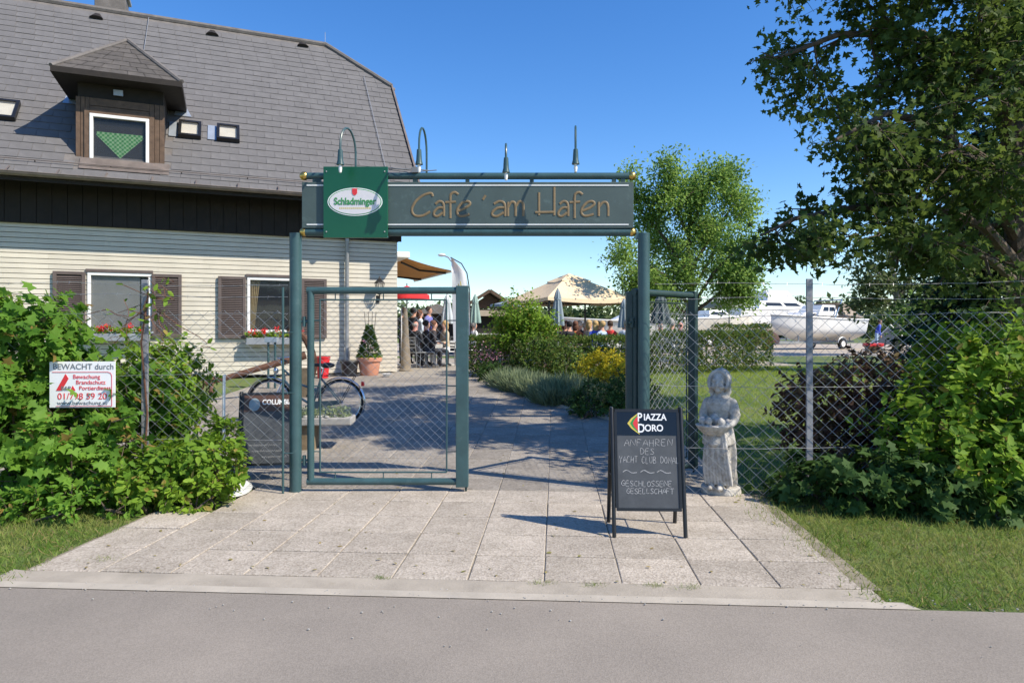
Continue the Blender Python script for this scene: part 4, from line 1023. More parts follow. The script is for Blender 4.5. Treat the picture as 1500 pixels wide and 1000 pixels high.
for zz, xa, xb in ((.36, -.2, .1), (.25, -.16, .16), (.14, -.06, .2)):
    m.tube([(xa + (xb - xa) * k / 40, -.0075, z0 + hh * zz + .014 * math.sin(k * 2.2) * rg.uniform(.5, 1.2)) for k in range(41)], .0026, 5, flat=.3)
put(m, 'chalk_writing', 'chalk', pan)
# ---------------------------------------------------------------- statue: girl in a bonnet holding a basket
def statue():
    p = on_ground(1056, 731); p = Vector((2.09, 6.85, -.02))
    m = MB(); H = lambda t, z, k, a: 1 + a * math.sin(k * t + 3 * z) + a * .5 * math.sin((k * 2 - 3) * t - 5 * z)
    m.lathe([(.19, 0), (.2, .03), (.19, .085), (.17, .09)], 24, (0, 0, 0), lambda t, z: 1 + .12 * math.cos(2 * t) + .03 * math.sin(5 * t))
    sk = [(.135, .085), (.15, .12), (.158, .2), (.155, .32), (.15, .45), (.148, .56), (.14, .64), (.118, .70), (.105, .74), (.115, .80), (.135, .86), (.14, .92), (.12, .965), (.06, .99), (.045, 1.0), (.045, 1.05)]
    m.lathe(sk, 56, (0, 0, 0), lambda t, z: (1 + (.16 * math.sin(9*t + 5*z) + .09 * math.sin(14*t - 9*z)) * max(0, min(1, (.66 - z) * 4))) * (1.0 + .12 * math.cos(2*t) * (1 if z > .7 else .4)))
    m.lathe([(.155, .50), (.175, .52), (.16, .62), (.115, .73)], 40, (-.01, -.03, 0), lambda t, z: 1 + .07 * math.sin(7*t + 12*z) + .18 * (math.sin(t - .8) < 0) * max(0, .62 - z))
    m.ball((0, -.035, 1.115), .088, 24, (.9, 1, 1.12)); m.ball((0, -.127, 1.105), .017, 10, (.8, 1.2, 1.5)); m.ball((0, -.1, 1.045), .03, 10, (1, .8, .7)); m.ball((0, -.112, 1.07), .017, 8, (1.6, .6, .5))
    for s in (-1, 1): m.ball((s * .042, -.098, 1.085), .028, 10); m.ball((s * .034, -.104, 1.15), .02, 8, (1.5, .7, .5))
    # soft hood: rounded crown, rolled brim round the face, folds down to the shoulders
    m.ball((0, .02, 1.145), .118, 22, (1, 1, 1.03))
    for y, rr, tr in ((-.062, .106, .019), (-.03, .112, .016)):
        m.tube([(rr * math.cos(R(-38 + 256 * k / 24)), y + .02 * math.sin(R(-38 + 256 * k / 24)) - .012, 1.13 + rr * 1.04 * math.sin(R(-38 + 256 * k / 24))) for k in range(25)], tr, 8)
    for s in (-1, 1): m.tube([(s * .098, -.03, 1.10), (s * .092, .0, 1.03), (s * .07, -.02, .985)], [.03, .035, .03], 8)
    m.lathe([(.10, .93), (.115, .95), (.09, .99), (.055, 1.03)], 30, (0, .01, 0), lambda t, z: 1 + .08 * math.sin(8 * t))
    # sleeves, forearms and hands round the basket
    for s in (-1, 1):
        m.ball((s * .135, -.01, .90), .062, 14, (1, 1, 1.15)); m.tube([(s * .14, -.01, .90), (s * .175, -.03, .80), (s * .165, -.06, .74)], [.06, .058, .045], 12)
        m.tube([(s * .165, -.06, .74), (s * .15, -.13, .72), (s * .105, -.20, .705)], [.042, .034, .026], 10); m.ball((s * .10, -.205, .70), .03, 10, (1.1, 1, .8))
        for k in range(4): m.tube([(s * (.10 - .012 * k), -.215, .705 - .012 * k), (s * (.07 - .012 * k), -.238, .70 - .014 * k), (s * (.05 - .01 * k), -.236, .685 - .012 * k)], [.010, .009, .007], 6)
        m.tube([(s * .11, -.2, .715), (s * .09, -.225, .735), (s * .07, -.235, .74)], [.011, .01, .008], 6)
        m.ball((s * .05, -.16, .095), .045, 12, (.8, 1.8, .7))
    m.lathe([(.09, .615), (.14, .66), (.168, .70), (.173, .713), (.15, .713)], 36, (-.035, -.135, 0), lambda t, z: (1.14 if abs(math.cos(t)) > .7 else 1) * (1 + .02 * math.sin(18 * t)))
    rg = random.Random(3)
    for k in range(26): a = rg.uniform(0, 6.28); r = rg.uniform(0, .14); m.ball((-.02 + r * math.cos(a) * 1.1, -.13 + r * math.sin(a), .735 + rg.uniform(0, .05) - r * .15), rg.uniform(.025, .042), 10)
    # apron folds falling from the basket
    for k in range(9):
        x = -.12 + .03 * k; m.tube([(x * .8, -.16, .63), (x * 1.0, -.165 - .01 * (k % 2), .45), (x * 1.15 + .015, -.16, .25), (x * 1.2 + .03, -.15, .12)], [.012, .02, .022, .014], 8)
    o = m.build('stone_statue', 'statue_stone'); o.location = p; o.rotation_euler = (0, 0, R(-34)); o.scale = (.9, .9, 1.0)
    r = o.modifiers.new('remesh', 'REMESH'); r.mode = 'VOXEL'; r.voxel_size = .0085; r.use_smooth_shade = True
    s = o.modifiers.new('smooth', 'SMOOTH'); s.iterations = 2; s.factor = .5
    tag(o, 'weathered stone statue of a girl in a bonnet holding a basket', 'statue')
statue()
# ================================================================ planting beside the gate
def PB(u, v, Y, rx, ry, rz): p = at(u, v, Y); return (p.x, p.y, p.z, rx, ry, rz)
def sign_gap(P, rng):
    """the vines are cut back in front of the sign and of the fence post"""
    hit = (abs(P[:, 0] - sp.x + .01) < .34) & (abs(P[:, 2] - sp.z) < .25) & (P[:, 1] < 6.36)
    hit2 = (abs(P[:, 0] + 3.62) < .09) & (P[:, 1] < 6.78) & (P[:, 2] > .25)
    return ~((hit & (rng.random(len(P)) > .035)) | (hit2 & (rng.random(len(P)) > .1)))
bush('vine_hedge', 'tall mass of lobed-leaf vines growing over the fence behind the security sign', 'vine',
     [PB(20, 560, 6.55, .62, .5, .85), PB(55, 520, 6.6, .40, .4, .42), PB(60, 650, 6.3, .75, .42, .55), PB(145, 612, 6.6, .42, .32, .46), PB(205, 655, 7.0, .42, .3, .5), PB(-90, 560, 6.6, .9, .6, 1.0), PB(110, 700, 6.25, .7, .3, .28), PB(215, 590, 7.1, .3, .25, .33)], 10500, .105, 'maple', 'vine_leaf', 31, up=.35, shell=.45, nstem=26, keep=sign_gap)
bush('round_bush', 'round bright green small-leaved bush behind the wire fence', 'bush',
     [PB(245, 575, 7.5, .42, .4, .55), PB(265, 640, 7.4, .35, .35, .45), PB(215, 560, 7.6, .4, .4, .5)], 7000, .07, 'oval', 'bright_leaf', 32, nstem=12)
bush('creeping_vine', 'low bright vine spilling out under the fence onto the paving', 'vine',
     [PB(250, 695, 6.4, .34, .28, .26), PB(310, 690, 6.45, .26, .28, .28), PB(330, 660, 6.7, .16, .2, .25), PB(280, 722, 6.25, .4, .2, .12), PB(200, 712, 6.2, .3, .25, .2)], 4200, .075, 'oval', 'bright_leaf', 33, nstem=14)
bush('verge_weeds', 'low leafy weeds along the foot of the vine hedge', 'weeds',
     [PB(60, 745, 5.9, .5, .2, .14), PB(150, 740, 6.0, .35, .18, .12), PB(-40, 745, 5.9, .5, .2, .14)], 1500, .06, 'oval', 'vine_leaf', 34, nstem=6)
bush('purple_shrub', 'dark purple-leaved shrub rising behind the fence post', 'shrub',
     [PB(1215, 602, 7.5, .52, .45, .46), PB(1280, 590, 7.6, .5, .45, .5), PB(1185, 605, 7.4, .33, .36, .36), PB(1250, 660, 7.3, .6, .42, .45), PB(1300, 570, 7.8, .34, .34, .34), PB(1330, 635, 7.2, .4, .4, .5)], 9500, .068, 'oval', 'purple_leaf', 35, nstem=20)
bush('light_green_shrub', 'big bright green shrub growing through the fence beside the purple one', 'shrub',
     [PB(1420, 600, 6.6, .62, .5, .62), PB(1470, 560, 6.7, .6, .5, .55), PB(1360, 640, 6.5, .42, .4, .55), PB(1560, 600, 6.6, .8, .6, .85), PB(1420, 690, 6.25, .65, .4, .42), PB(1500, 700, 6.2, .6, .4, .45), PB(1395, 545, 6.9, .35, .35, .38)], 11500, .10, 'oval', 'bright_leaf', 36, nstem=26, up=.55, rise=.8, shoot=.55)
bush('maple_seedlings', 'low dark lobed-leaf seedlings under the purple shrub at the verge', 'seedlings',
     [PB(1190, 715, 6.5, .38, .28, .3), PB(1270, 715, 6.25, .45, .28, .34), PB(1350, 725, 6.1, .45, .25, .3), PB(1140, 735, 6.7, .25, .2, .16), PB(1450, 750, 5.95, .6, .2, .2)], 3400, .10, 'maple', 'dark_leaf', 37, nstem=14)
# dangling vine shoots over the left fence post
rng = np.random.default_rng(5); vb = thing('vine_shoots', 'thin dry vine shoots twining over the fence post top', 'vine', (-3.62, 6.7, 0)); m = MB(); P = []
for k in range(12):
    a = at(190 + rng.uniform(-10, 60), rng.uniform(400, 470), 6.68) - Vector(vb.location); pts = [a]
    for j in range(6): pts.append(pts[-1] + Vector((rng.normal() * .09, rng.normal() * .02, rng.normal() * .06 - .03)))
    m.tube(pts, .004, 4, caps=False); P += [np.array(q) for q in pts[::2]]
m.tube([(0, 0, 0), (.03, .02, .8), (-.02, .0, 1.5), (.05, 0, 2.0)], .009, 5); m.build('stem', 'rust', vb)
P = np.array(P); leafmesh('foliage', P, rdir(rng, len(P)), rdir(rng, len(P)), .08, 'oval', 'bright_leaf', vb)
# ================================================================ beds along the path
bush('yellow_shrub', 'golden yellow shrub behind the lavender bed', 'shrub', [PB(893, 540, 13.2, .5, .4, .32), PB(868, 545, 13.3, .35, .35, .26), PB(915, 550, 13, .35, .35, .3)], 5200, .055, 'oval', 'yellow_leaf', 41)
bush('dark_shrub', 'dark green low shrub by the open gate leaf', 'shrub', [PB(880, 585, 11.4, .42, .4, .3), PB(925, 575, 11.6, .4, .4, .36), PB(855, 595, 11.3, .25, .3, .2)], 5200, .05, 'oval', 'dark_leaf', 42)
bush('rose_bush', 'dense mid green rose bush in the bed behind the lavender', 'shrub', [PB(790, 525, 15.3, .62, .45, .42), PB(825, 530, 15.0, .5, .45, .4), PB(765, 545, 15.4, .4, .4, .3)], 6500, .065, 'oval', 'hedge_leaf', 43)
bush('willow_bush', 'tall fresh green willowy bush above the hedge', 'bush', [PB(762, 475, 16.2, .55, .45, .5), PB(740, 490, 16.2, .35, .4, .4), PB(788, 485, 16.2, .4, .4, .4), PB(765, 505, 16.1, .55, .4, .4)], 7600, .085, 'diamond', 'bright_leaf', 44, shell=.2, up=.1, nstem=24, rise=1.6, shoot=.9)
bush('pink_flower_bush', 'pink flowering bush at the hedge corner by the path', 'bush', [PB(722, 525, 16.3, .45, .35, .3), PB(705, 540, 16.2, .25, .3, .25)], 2600, .05, 'oval', 'hedge_leaf', 45,
     extra=lambda t, loc, rng: leafmesh('blossom', np.array(at(720, 522, 16.1) - loc) + rng.normal(size=(420, 3)) * np.array([.28, .16, .13]), rdir(rng, 420), rdir(rng, 420), .05, 'oval', 'pink_bloom', t))
bush('low_dark_bush', 'low dark green cushion bush at the path edge', 'bush', [PB(723, 548, 15.3, .36, .35, .22)], 2200, .05, 'oval', 'dark_leaf', 46)
def spikes(name, label, blobs, n, h, m, seed, lean=.35):
    rng = np.random.default_rng(seed); bx, by = blobs[0][0], blobs[0][1]; loc = Vector((bx, by, gz(by) - .04)); t = thing(name, label, 'lavender', loc, group='lavender clumps along the path'); P, D = [], []
    for (x, y, r, hh) in blobs:
        c = int(n / len(blobs)); a = rng.uniform(0, 6.28, c); q = r * np.sqrt(rng.random(c)); px, py = x + q * np.cos(a), y + q * np.sin(a) * .8
        k = 1 - .55 * (q / r) ** 2; z = np.array([gz(v) for v in py]) - .04 + rng.random(c) * hh * .55 * k
        P.append(np.column_stack([px, py, z])); d = np.column_stack([np.cos(a) * q / r * lean * 2, np.sin(a) * q / r * lean * 2, np.ones(c)]) + rng.normal(size=(c, 3)) * .28; D.append(d)
    P = np.concatenate(P); D = np.concatenate(D); leafmesh('foliage', P - np.array(loc), D, rng.normal(size=(len(P), 3)), h * rng.uniform(.5, 1.15, len(P)), 'blade', m, t)
    mb = MB()
    for k in range(6): mb.tube([(rng.normal() * .1, rng.normal() * .1, 0), (rng.normal() * .2, rng.normal() * .15, .18)], .008, 4)
    mb.build('stem', 'bark', t)
def GB(u, Y, r, h): return ((u - 750) / 1000 * Y, Y, r, h)
spikes('lavender_bush', 'grey-green lavender clump spilling over the path edge', [GB(765, 13.9, .42, .5), GB(790, 13.4, .42, .5), GB(745, 14.4, .35, .45)], 5200, .3, 'lavender_leaf', 51)
spikes('lavender_bush', 'grey-green lavender clump in front of the yellow shrub', [GB(832, 12.8, .45, .62), GB(815, 12.5, .4, .52), GB(850, 12.4, .4, .5)], 6000, .32, 'lavender_leaf', 52)
spikes('lavender_bush', 'small lavender clump beside the right gate post', [GB(912, 12.6, .3, .55), GB(925, 12.3, .3, .5)], 2200, .3, 'lavender_leaf', 53)
# bed soil and edging
mb = MB(); ys = [10.6 + .4 * i for i in range(17)]
for a, b in zip(ys, ys[1:]):
    l0, l1 = pave_right(a) + .12, pave_right(b) + .12; w0 = 1.7 + (a - 10.6) * .06
    mb.sheet([(l0, a, gz(a) - .035), (l0 + w0, a, gz(a) - .035), (l1 + w0, b, gz(b) - .035), (l1, b, gz(b) - .035)])
struct(mb.build('flower_bed', 'soil'))
mb = MB(); mb.tube([(pave_right(a) + .1, a, gz(a) - .0) for a in ys], .045, 6); struct(mb.build('bed_edging', 'kerb_concrete', None, True))
# clipped hedges: foliage boxes
def hedge(label, pts, w, h, n, seed, leafm='hedge_leaf'):
    rng = np.random.default_rng(seed); loc = Vector((pts[0][0], pts[0][1], gz(pts[0][1]) - .05)); t = thing('hedge', label, 'hedge', loc); P = []; N = []
    segs = list(zip(pts, pts[1:])); Ls = [math.dist(a, b) for a, b in segs]
    for (a, b), L_ in zip(segs, Ls):
        c = int(n * L_ / sum(Ls)); f = rng.random(c); d = np.array([(b[0]-a[0])/L_, (b[1]-a[1])/L_]); nn = np.array([-d[1], d[0]])
        side = rng.integers(0, 5, c); o = np.where(side == 0, w/2, np.where(side <= 2, -w/2, rng.uniform(-w/2, w/2, c))); z = np.where(side >= 3, h, rng.random(c) * h)
        wob = .04 * np.sin(f * L_ * 5) + .03 * np.sin(f * L_ * 13 + 2); o = o * (1 + wob) + rng.normal(size=c) * .05; z = z * (1 + .5 * wob) + rng.normal(size=c) * .04
        x = a[0] + d[0] * f * L_ + nn[0] * o; y = a[1] + d[1] * f * L_ + nn[1] * o; g_ = np.array([gz(v) for v in y]); P.append(np.column_stack([x, y, g_ + np.abs(z)]))
        N.append(np.column_stack([nn[0] * np.sign(o), nn[1] * np.sign(o), np.full(c, .6)]))
    P = np.concatenate(P); N = np.concatenate(N); k = len(P)
    leafmesh('foliage', P - np.array(loc), N + rng.normal(size=(k, 3)) * .8, N + rng.normal(size=(k, 3)) * .6, .062 * rng.uniform(.6, 1.3, k), 'oval', leafm, t)
    mb = MB()
    for (a, b), L_ in zip(segs, Ls):
        for i in range(int(L_ / .3)):
            f = (i + .5) * .3 / L_; x = a[0] + (b[0]-a[0]) * f; y = a[1] + (b[1]-a[1]) * f; g = gz(y)
            mb.tube([(x, y, g - .05), (x + rng.normal() * .06, y + rng.normal() * .06, g + h * .5), (x + rng.normal() * .12, y + rng.normal() * .1, g + h * .9)], [.018, .012, .006], 5)
    mb.shift(loc).build('stem', 'bark', t); return t
def HP(u, Y): return ((u - 750) / 1000 * Y, Y)
hedge('clipped green hedge running along the terrace from the path', [HP(688, 17.6), HP(790, 17.4), HP(905, 17.2), HP(960, 17.3)], .7, .86, 17000, 61)
hedge('clipped hedge behind the lawn beyond the open gate leaf', [HP(962, 17.6), HP(1030, 17.8), HP(1118, 18.6)], .7, .98, 10500, 62)
hedge('taller second hedge behind the lawn hedge, below the pale parasol', [HP(1045, 22), HP(1125, 22)], .7, 1.2, 3800, 63)
# ================================================================ trees
def L3(*a): return [at(u, v, Y) for u, v, Y in a]
def maple_prune(p):
    """crown outline on the side towards the gate: reach of the boughs by height, and a browse line"""
    zs = [2.3, 2.9, 3.1, 3.3, 3.8, 4.1, 4.35, 4.7, 5.5, 7, 9.5, 12]; xs = [2.55, 2.5, 2.9, 3.5, 3.45, 3.2, 2.5, 2.4, 2.6, 2.6, 3.0, 5]
    w = .13 * math.sin(p.z * 9 + p.y * 4) + .1 * math.sin(p.y * 7)
    return p.x < float(np.interp(p.z, zs, xs)) + .12 + w or (p.x < 5.3 and p.z < 2.42 + .12 * math.sin(p.x * 5))
# big maple whose crown overhangs the fence on the right
TX = gx(1508, 9.0)
base_ = Vector((TX.x, TX.y, TX.z - .1))
limbs = [([base_, base_ + Vector((-.05, 0, 1.5)), base_ + Vector((-.12, .05, 3.2)), base_ + Vector((.0, .2, 5.2)), base_ + Vector((.3, .3, 7.5))], .24, .07),
 (L3((1490, 390, 9.0), (1440, 330, 8.8), (1350, 300, 8.5), (1250, 305, 8.3), (1165, 320, 8.1), (1115, 345, 8.0)), .085, .012, 1.3),
 (L3((1490, 350, 9.0), (1440, 260, 8.6), (1380, 190, 8.2), (1300, 165, 7.8), (1225, 205, 7.5)), .08, .018),
 (L3((1492, 260, 9.0), (1450, 120, 8.7), (1350, 50, 8.4), (1230, 50, 8.0), (1140, 85, 7.7)), .09, .018),
 (L3((1495, 200, 9.0), (1460, 40, 9.2), (1380, -60, 9.4), (1270, -110, 9.4), (1170, -80, 9.2)), .085, .018),
 (L3((1495, 300, 9.0), (1570, 190, 8.0), (1640, 90, 6.6), (1660, 45, 5.5)), .08, .02),  # limb out of view, added to shade the statue
 (L3((1495, 420, 9.0), (1450, 380, 8.4), (1390, 345, 8.0), (1320, 340, 7.7)), .06, .015),
 (L3((1490, 300, 9.0), (1420, 230, 10.0), (1330, 190, 10.8), (1260, 180, 11.4)), .07, .018),
 (L3((1500, 150, 9.1), (1480, -100, 9.2), (1420, -250, 9.0), (1350, -300, 8.6)), .08, .02, 2.2),  # unseen upper limbs, leaf factor raised to deepen the shade on the path
 (L3((1500, 50, 9.1), (1440, -160, 8.4), (1360, -260, 7.8), (1280, -330, 7.4)), .08, .02, 2.2),
 (L3((1498, 120, 9.0), (1430, -40, 8.2), (1370, -130, 7.5), (1310, -190, 7.1)), .08, .02, 2.0),
 (L3((1500, -50, 9.2), (1470, -300, 8.6), (1400, -430, 8.0), (1330, -480, 7.6)), .08, .02, 2.2),
 (L3((1495, 250, 9.0), (1470, 150, 8.4), (1430, 80, 8.1), (1380, 40, 7.9)), .06, .015), (L3((1495, 310, 9.0), (1460, 245, 8.4), (1420, 215, 8.0), (1360, 235, 7.8)), .06, .015), (L3((1500, 180, 9.0), (1500, 60, 8.5), (1470, -30, 8.2)), .06, .015),
 (L3((1500, 0, 9.2), (1440, -200, 9.6), (1340, -330, 9.8), (1250, -380, 9.8)), .08, .02, 2.0)]
tree('maple_tree', 'large dark maple whose crown overhangs the fence and lawn', limbs, 71, .09, 'maple', 'maple_leaf', 'bark', up=.55, prune=maple_prune, nsub=13, lsub=1.45, ntw=8, ltw=.5, nleaf=22, spread=.085, droop=.5, start=.3, flat=.6, tipbias=.85)
# airy locust tree beyond the hedge
b = gx(1014, 24); b.z -= .1
def LT(*a): return [b] + L3(*a) if False else L3(*a)
limbs = [([b, at(1014, 470, 24), at(1012, 430, 24), at(1008, 370, 24), at(1012, 300, 24), at(1020, 255, 24)], .16, .03)]
for pts in [((1013, 455, 24), (985, 410, 23.5), (945, 385, 23), (905, 375, 22.6)), ((1013, 450, 24), (1045, 400, 23.6), (1075, 370, 23.2), (1100, 350, 23)), ((1010, 410, 24), (975, 350, 24), (940, 310, 24), (925, 275, 24)), ((1010, 400, 24), (1045, 340, 24.3), (1075, 300, 24.5), (1085, 270, 24.5)),
            ((1012, 430, 24), (985, 380, 25), (965, 330, 25.5)), ((1012, 430, 24), (1040, 380, 25), (1060, 330, 25.6)), ((1010, 350, 24), (985, 295, 23.6), (975, 262, 23.4)), ((1012, 330, 24), (1035, 285, 23.6), (1045, 255, 23.4)), ((1013, 460, 24), (1060, 425, 23.5), (1095, 415, 23.2)), ((1013, 462, 24), (975, 440, 23.5), (935, 418, 23))]: limbs.append((L3(*pts), .07, .015))
tree('locust_tree', 'airy light green locust tree behind the lawn hedge', limbs, 72, .125, 'oval', 'locust_leaf', 'bark', nsub=10, lsub=1.15, ntw=8, ltw=.6, nleaf=46, spread=.19, droop=.2, start=.25, rmin=.008)
# thin far tree right of the boats
b = gx(1316, 30); b.z -= .1
limbs = [([b, at(1314, 455, 30), at(1312, 415, 30), at(1303, 375, 30), at(1300, 335, 30)], .17, .04)]
for pts in [((1313, 435, 30), (1295, 415, 30), (1268, 412, 30)), ((1312, 420, 30), (1285, 395, 29), (1262, 380, 29)), ((1315, 440, 30), (1335, 400, 30), (1352, 370, 30)), ((1308, 395, 30), (1325, 360, 31), (1340, 330, 31)), ((1314, 450, 30), (1290, 440, 30), (1270, 445, 30)), ((1314, 455, 30), (1340, 440, 30), (1365, 425, 30))]: limbs.append((L3(*pts), .08, .02))
tree('ash_tree', 'thin open-crowned tree to the right of the boats', limbs, 73, .22, 'oval', 'far_leaf', 'pale_bark', nsub=6, lsub=1.2, ntw=6, ltw=.6, nleaf=16, spread=.2, droop=.2, start=.35, rmin=.01)
# dark spruce
def spruce(label, u, Y, H, rad, seed):
    b = gx(u, Y); rng = np.random.default_rng(seed); t = thing('spruce_tree', label, 'tree', b); m = MB(); m.tube([(0, 0, -.1), (0, 0, H * .6), (0, 0, H)], [.2, .1, .02], 8); P, D = [], []
    z = .9
    while z < H:
        r = rad * (1 - z / H) + .15; k = 9
        for i in range(k):
            a = 2 * math.pi * (i + rng.random()) / k; l = r * rng.uniform(.8, 1.1); e = Vector((l * math.cos(a), l * math.sin(a), z - .25 * l)); s = Vector((0, 0, z)); mid = s.lerp(e, .5) + Vector((0, 0, .08)); m.tube([s, mid, e], [.025, .016, .006], 4, caps=False)
            c = int(95 * l); f = rng.random(c) ** .7; q = np.array(s)[None] * ((1 - f)[:, None]) + np.array(e)[None] * f[:, None] + rng.normal(size=(c, 3)) * np.array([.16, .16, .05]) * (.4 + f[:, None]); P.append(q); D.append(np.column_stack([np.full(c, math.cos(a)), np.full(c, math.sin(a)), np.full(c, -.5)]) + rng.normal(size=(c, 3)) * .6)
        z += .34
    m.build('trunk', 'bark', t); P = np.concatenate(P); D = np.concatenate(D); n = len(P); leafmesh('crown', P, D, rng.normal(size=(n, 3)) * .3 + np.array([0, 0, 1]), .2 * rng.uniform(.6, 1.2, n), 'diamond', 'spruce_leaf', t)
spruce('dark spruce with drooping boughs behind the maple trunk', 1440, 17, 6.5, 2.3, 81)
spruce('dark spruce at the right edge behind the light green shrub', 1560, 20, 8, 2.6, 82)
bush('lane_bush', 'loose green bush between the thin tree and the spruce', 'bush', [PB(1345, 470, 27, .9, .8, 1.0), PB(1375, 465, 27, .7, .7, 1.0)], 3200, .14, 'oval', 'locust_leaf', 83)
# far wood on the other shore: one mass
rng = np.random.default_rng(90); P = []
for row, (Y, n_) in enumerate(((95, 34), (120, 36))):
    for k in range(n_):
        x = -Y * .82 + 1.64 * Y * (k + rng.uniform(-.4, .4)) / n_; h = rng.uniform(3.2, 5.4) * (Y / 95); w = rng.uniform(3, 5)
        c = 520; d = rdir(rng, c); r = (.55 + .45 * rng.random(c)) * lumps(d, rng); P.append(np.column_stack([x + d[:, 0] * r * w, Y + d[:, 1] * r * 2.5, .5 + h * .5 + d[:, 2] * r * h * .58]))
P = np.concatenate(P); n = len(P); o = leafmesh('far_wood', P, rdir(rng, n), rng.normal(size=(n, 3)) * .5 + np.array([0, -.5, .8]), .95 * rng.uniform(.6, 1.3, n), 'diamond', 'far_leaf'); stuff(o)
tag(o, 'hazy strip of far woodland beyond the boats and terrace', 'woodland')
# ================================================================ yard objects by the house wall
def HW(x, y, z): return HC + Matrix.Rotation(HA, 3, 'Z') @ Vector((x, y, z))
pp = on_ground(541, 553); pp = gx(541, 16.6); pp.z -= .01
pot = thing('terracotta_pot', 'large terracotta pot with a pointed flowering plant by the house wall', 'plant pot', pp)
m = MB(); m.lathe([(.2, 0), (.215, .02), (.265, .34), (.30, .35), (.31, .42), (.295, .44), (.27, .43), (.26, .38)], 28); m.build('pot', 'terracotta', pot, True)
rng = np.random.default_rng(8); n = 1500; f = rng.random(n); a = rng.uniform(0, 6.28, n); r = (.24 * (1 - f) + .03) * np.sqrt(rng.random(n) * .7 + .3); P = np.column_stack([r * np.cos(a), r * np.sin(a), .46 + f * .75])
leafmesh('foliage', P, np.column_stack([np.cos(a), np.sin(a), np.full(n, .3)]) + rng.normal(size=(n, 3)) * .4, rng.normal(size=(n, 3)) + np.array([0, 0, 1]), .075, 'oval', 'dark_leaf', pot)
n = 500; a = rng.uniform(0, 6.28, n); r = .31 * np.sqrt(rng.random(n)); leafmesh('ground_foliage', np.column_stack([r * np.cos(a), r * np.sin(a), .42 + rng.random(n) * .07]), rdir(rng, n), rdir(rng, n) + np.array([0, 0, 1]), .055, 'oval', 'bright_leaf', pot)
c = np.array([[-.08, -.17, .82], [.1, -.15, .66], [-.05, -.2, .6]]); P = np.concatenate([q + rng.normal(size=(24, 3)) * .022 for q in c]); leafmesh('blossom', P, rdir(rng, len(P)), rdir(rng, len(P)), .04, 'oval', 'pink_bloom', pot)
m = MB()
for s in (-.16, -.05, .06, .16): m.tube([(s, .1, .4), (s * .6, .1, 1.0), (s * .9, .1, 1.55)], .007, 4)
m.build('trellis', 'bark', pot)
p = gx(512, 16.4); tb = thing('black_tub', 'black plastic tub between the downpipe and the terracotta pot', 'tub', p)
m = MB(); m.lathe([(.17, 0), (.2, .3), (.225, .31), (.225, .36), (.2, .36), (.18, .1)], 20); m.build('body', 'black_plastic', tb, True); m = MB(); m.lathe([(.232, .335), (.238, .345), (.232, .36)], 20); m.build('rim', 'black_plastic', tb, True)
p = gx(473, 15.9); bk = thing('red_bucket', 'red plastic bucket standing at the wall behind the bicycle saddle', 'bucket', p)
m = MB(); m.lathe([(.12, 0), (.155, .46), (.168, .465), (.168, .5), (.155, .5), (.12, .05)], 20); m.build('body', 'red_plastic', bk, True); m = MB(); m.tube([(.16 * math.cos(t), .0 + .05, .48 - .16 * math.sin(t)) for t in [math.pi * k / 10 for k in range(11)]], .005, 5); m.build('handle', 'chrome', bk)
m = MB(); m.plate([(.04 + .05 * math.cos(k), .28 + .05 * math.sin(k)) for k in [6.283 * i / 12 for i in range(12)]], -.158, -.150); m.build('label_disc', 'white_print', bk)
p = gx(567, 16.2); m = MB(); m.lathe([(.05, 0), (.07, .02), (.11, .07), (.115, .075), (.1, .07), (.06, .03)], 18); o = m.build('white_bowl', 'white_paint', None, True); o.location = p; tag(o, 'small white bowl on the paving near the terracotta pot', 'bowl')
p = gx(594, 18.2); cp = thing('corner_post', 'rough tapered wooden post at the house corner', 'post', p); m = MB(); m.lathe([(.15, -.05), (.135, .2), (.10, .8), (.07, 1.3), (.045, 1.65)], 14, fn=lambda t, z: 1 + .08 * math.sin(3*t + 7*z)); m.build('shaft', 'bark_post', cp, True); m = MB(); m.lathe([(.18, -.05), (.18, .03), (.15, .05)], 14); m.build('foot', 'bark_post', cp, True)
p = on_ground(345, 722); m = MB(); m.lathe([(.10, 0), (.12, .01), (.155, .03), (.16, .035), (.15, .03), (.1, .012)], 24); o = m.build('enamel_dish', 'white_paint', None, True); o.location = (p.x, p.y, .02); o.rotation_euler = (R(18), R(6), 0); tag(o, 'white enamel dish lying under the creeping vine at the paving', 'dish')
# stone planter bench
p = gx(462, 9.1); sp_ = thing('stone_planter', 'flat stone planter on a block, full of small succulents', 'planter', p, R(4))
m = MB(); m.box(-.52, .5, -.2, .2, .32, .42); m.build('trough', 'stone_trough', sp_, bev=.015); m = MB(); m.box(-.42, .02, -.13, .15, -.03, .318); m.build('block', 'wood_block', sp_, bev=.02)
rng = np.random.default_rng(9); n = 900; P = np.column_stack([rng.uniform(-.48, .46, n), rng.uniform(-.16, .16, n), .41 + rng.random(n) ** 2 * .13]); leafmesh('foliage', P, rdir(rng, n) + np.array([0, 0, .6]), rdir(rng, n), .045, 'oval', 'lavender_leaf', sp_)
rg = random.Random(6); m = MB()
for k in range(26): m.ball((rg.uniform(-.46, .46), rg.uniform(-.17, .17), .43), rg.uniform(.018, .04), 8, (1, 1, .6))
m.build('pebbles', 'stone_trough', sp_, True)['kind'] = 'stuff'
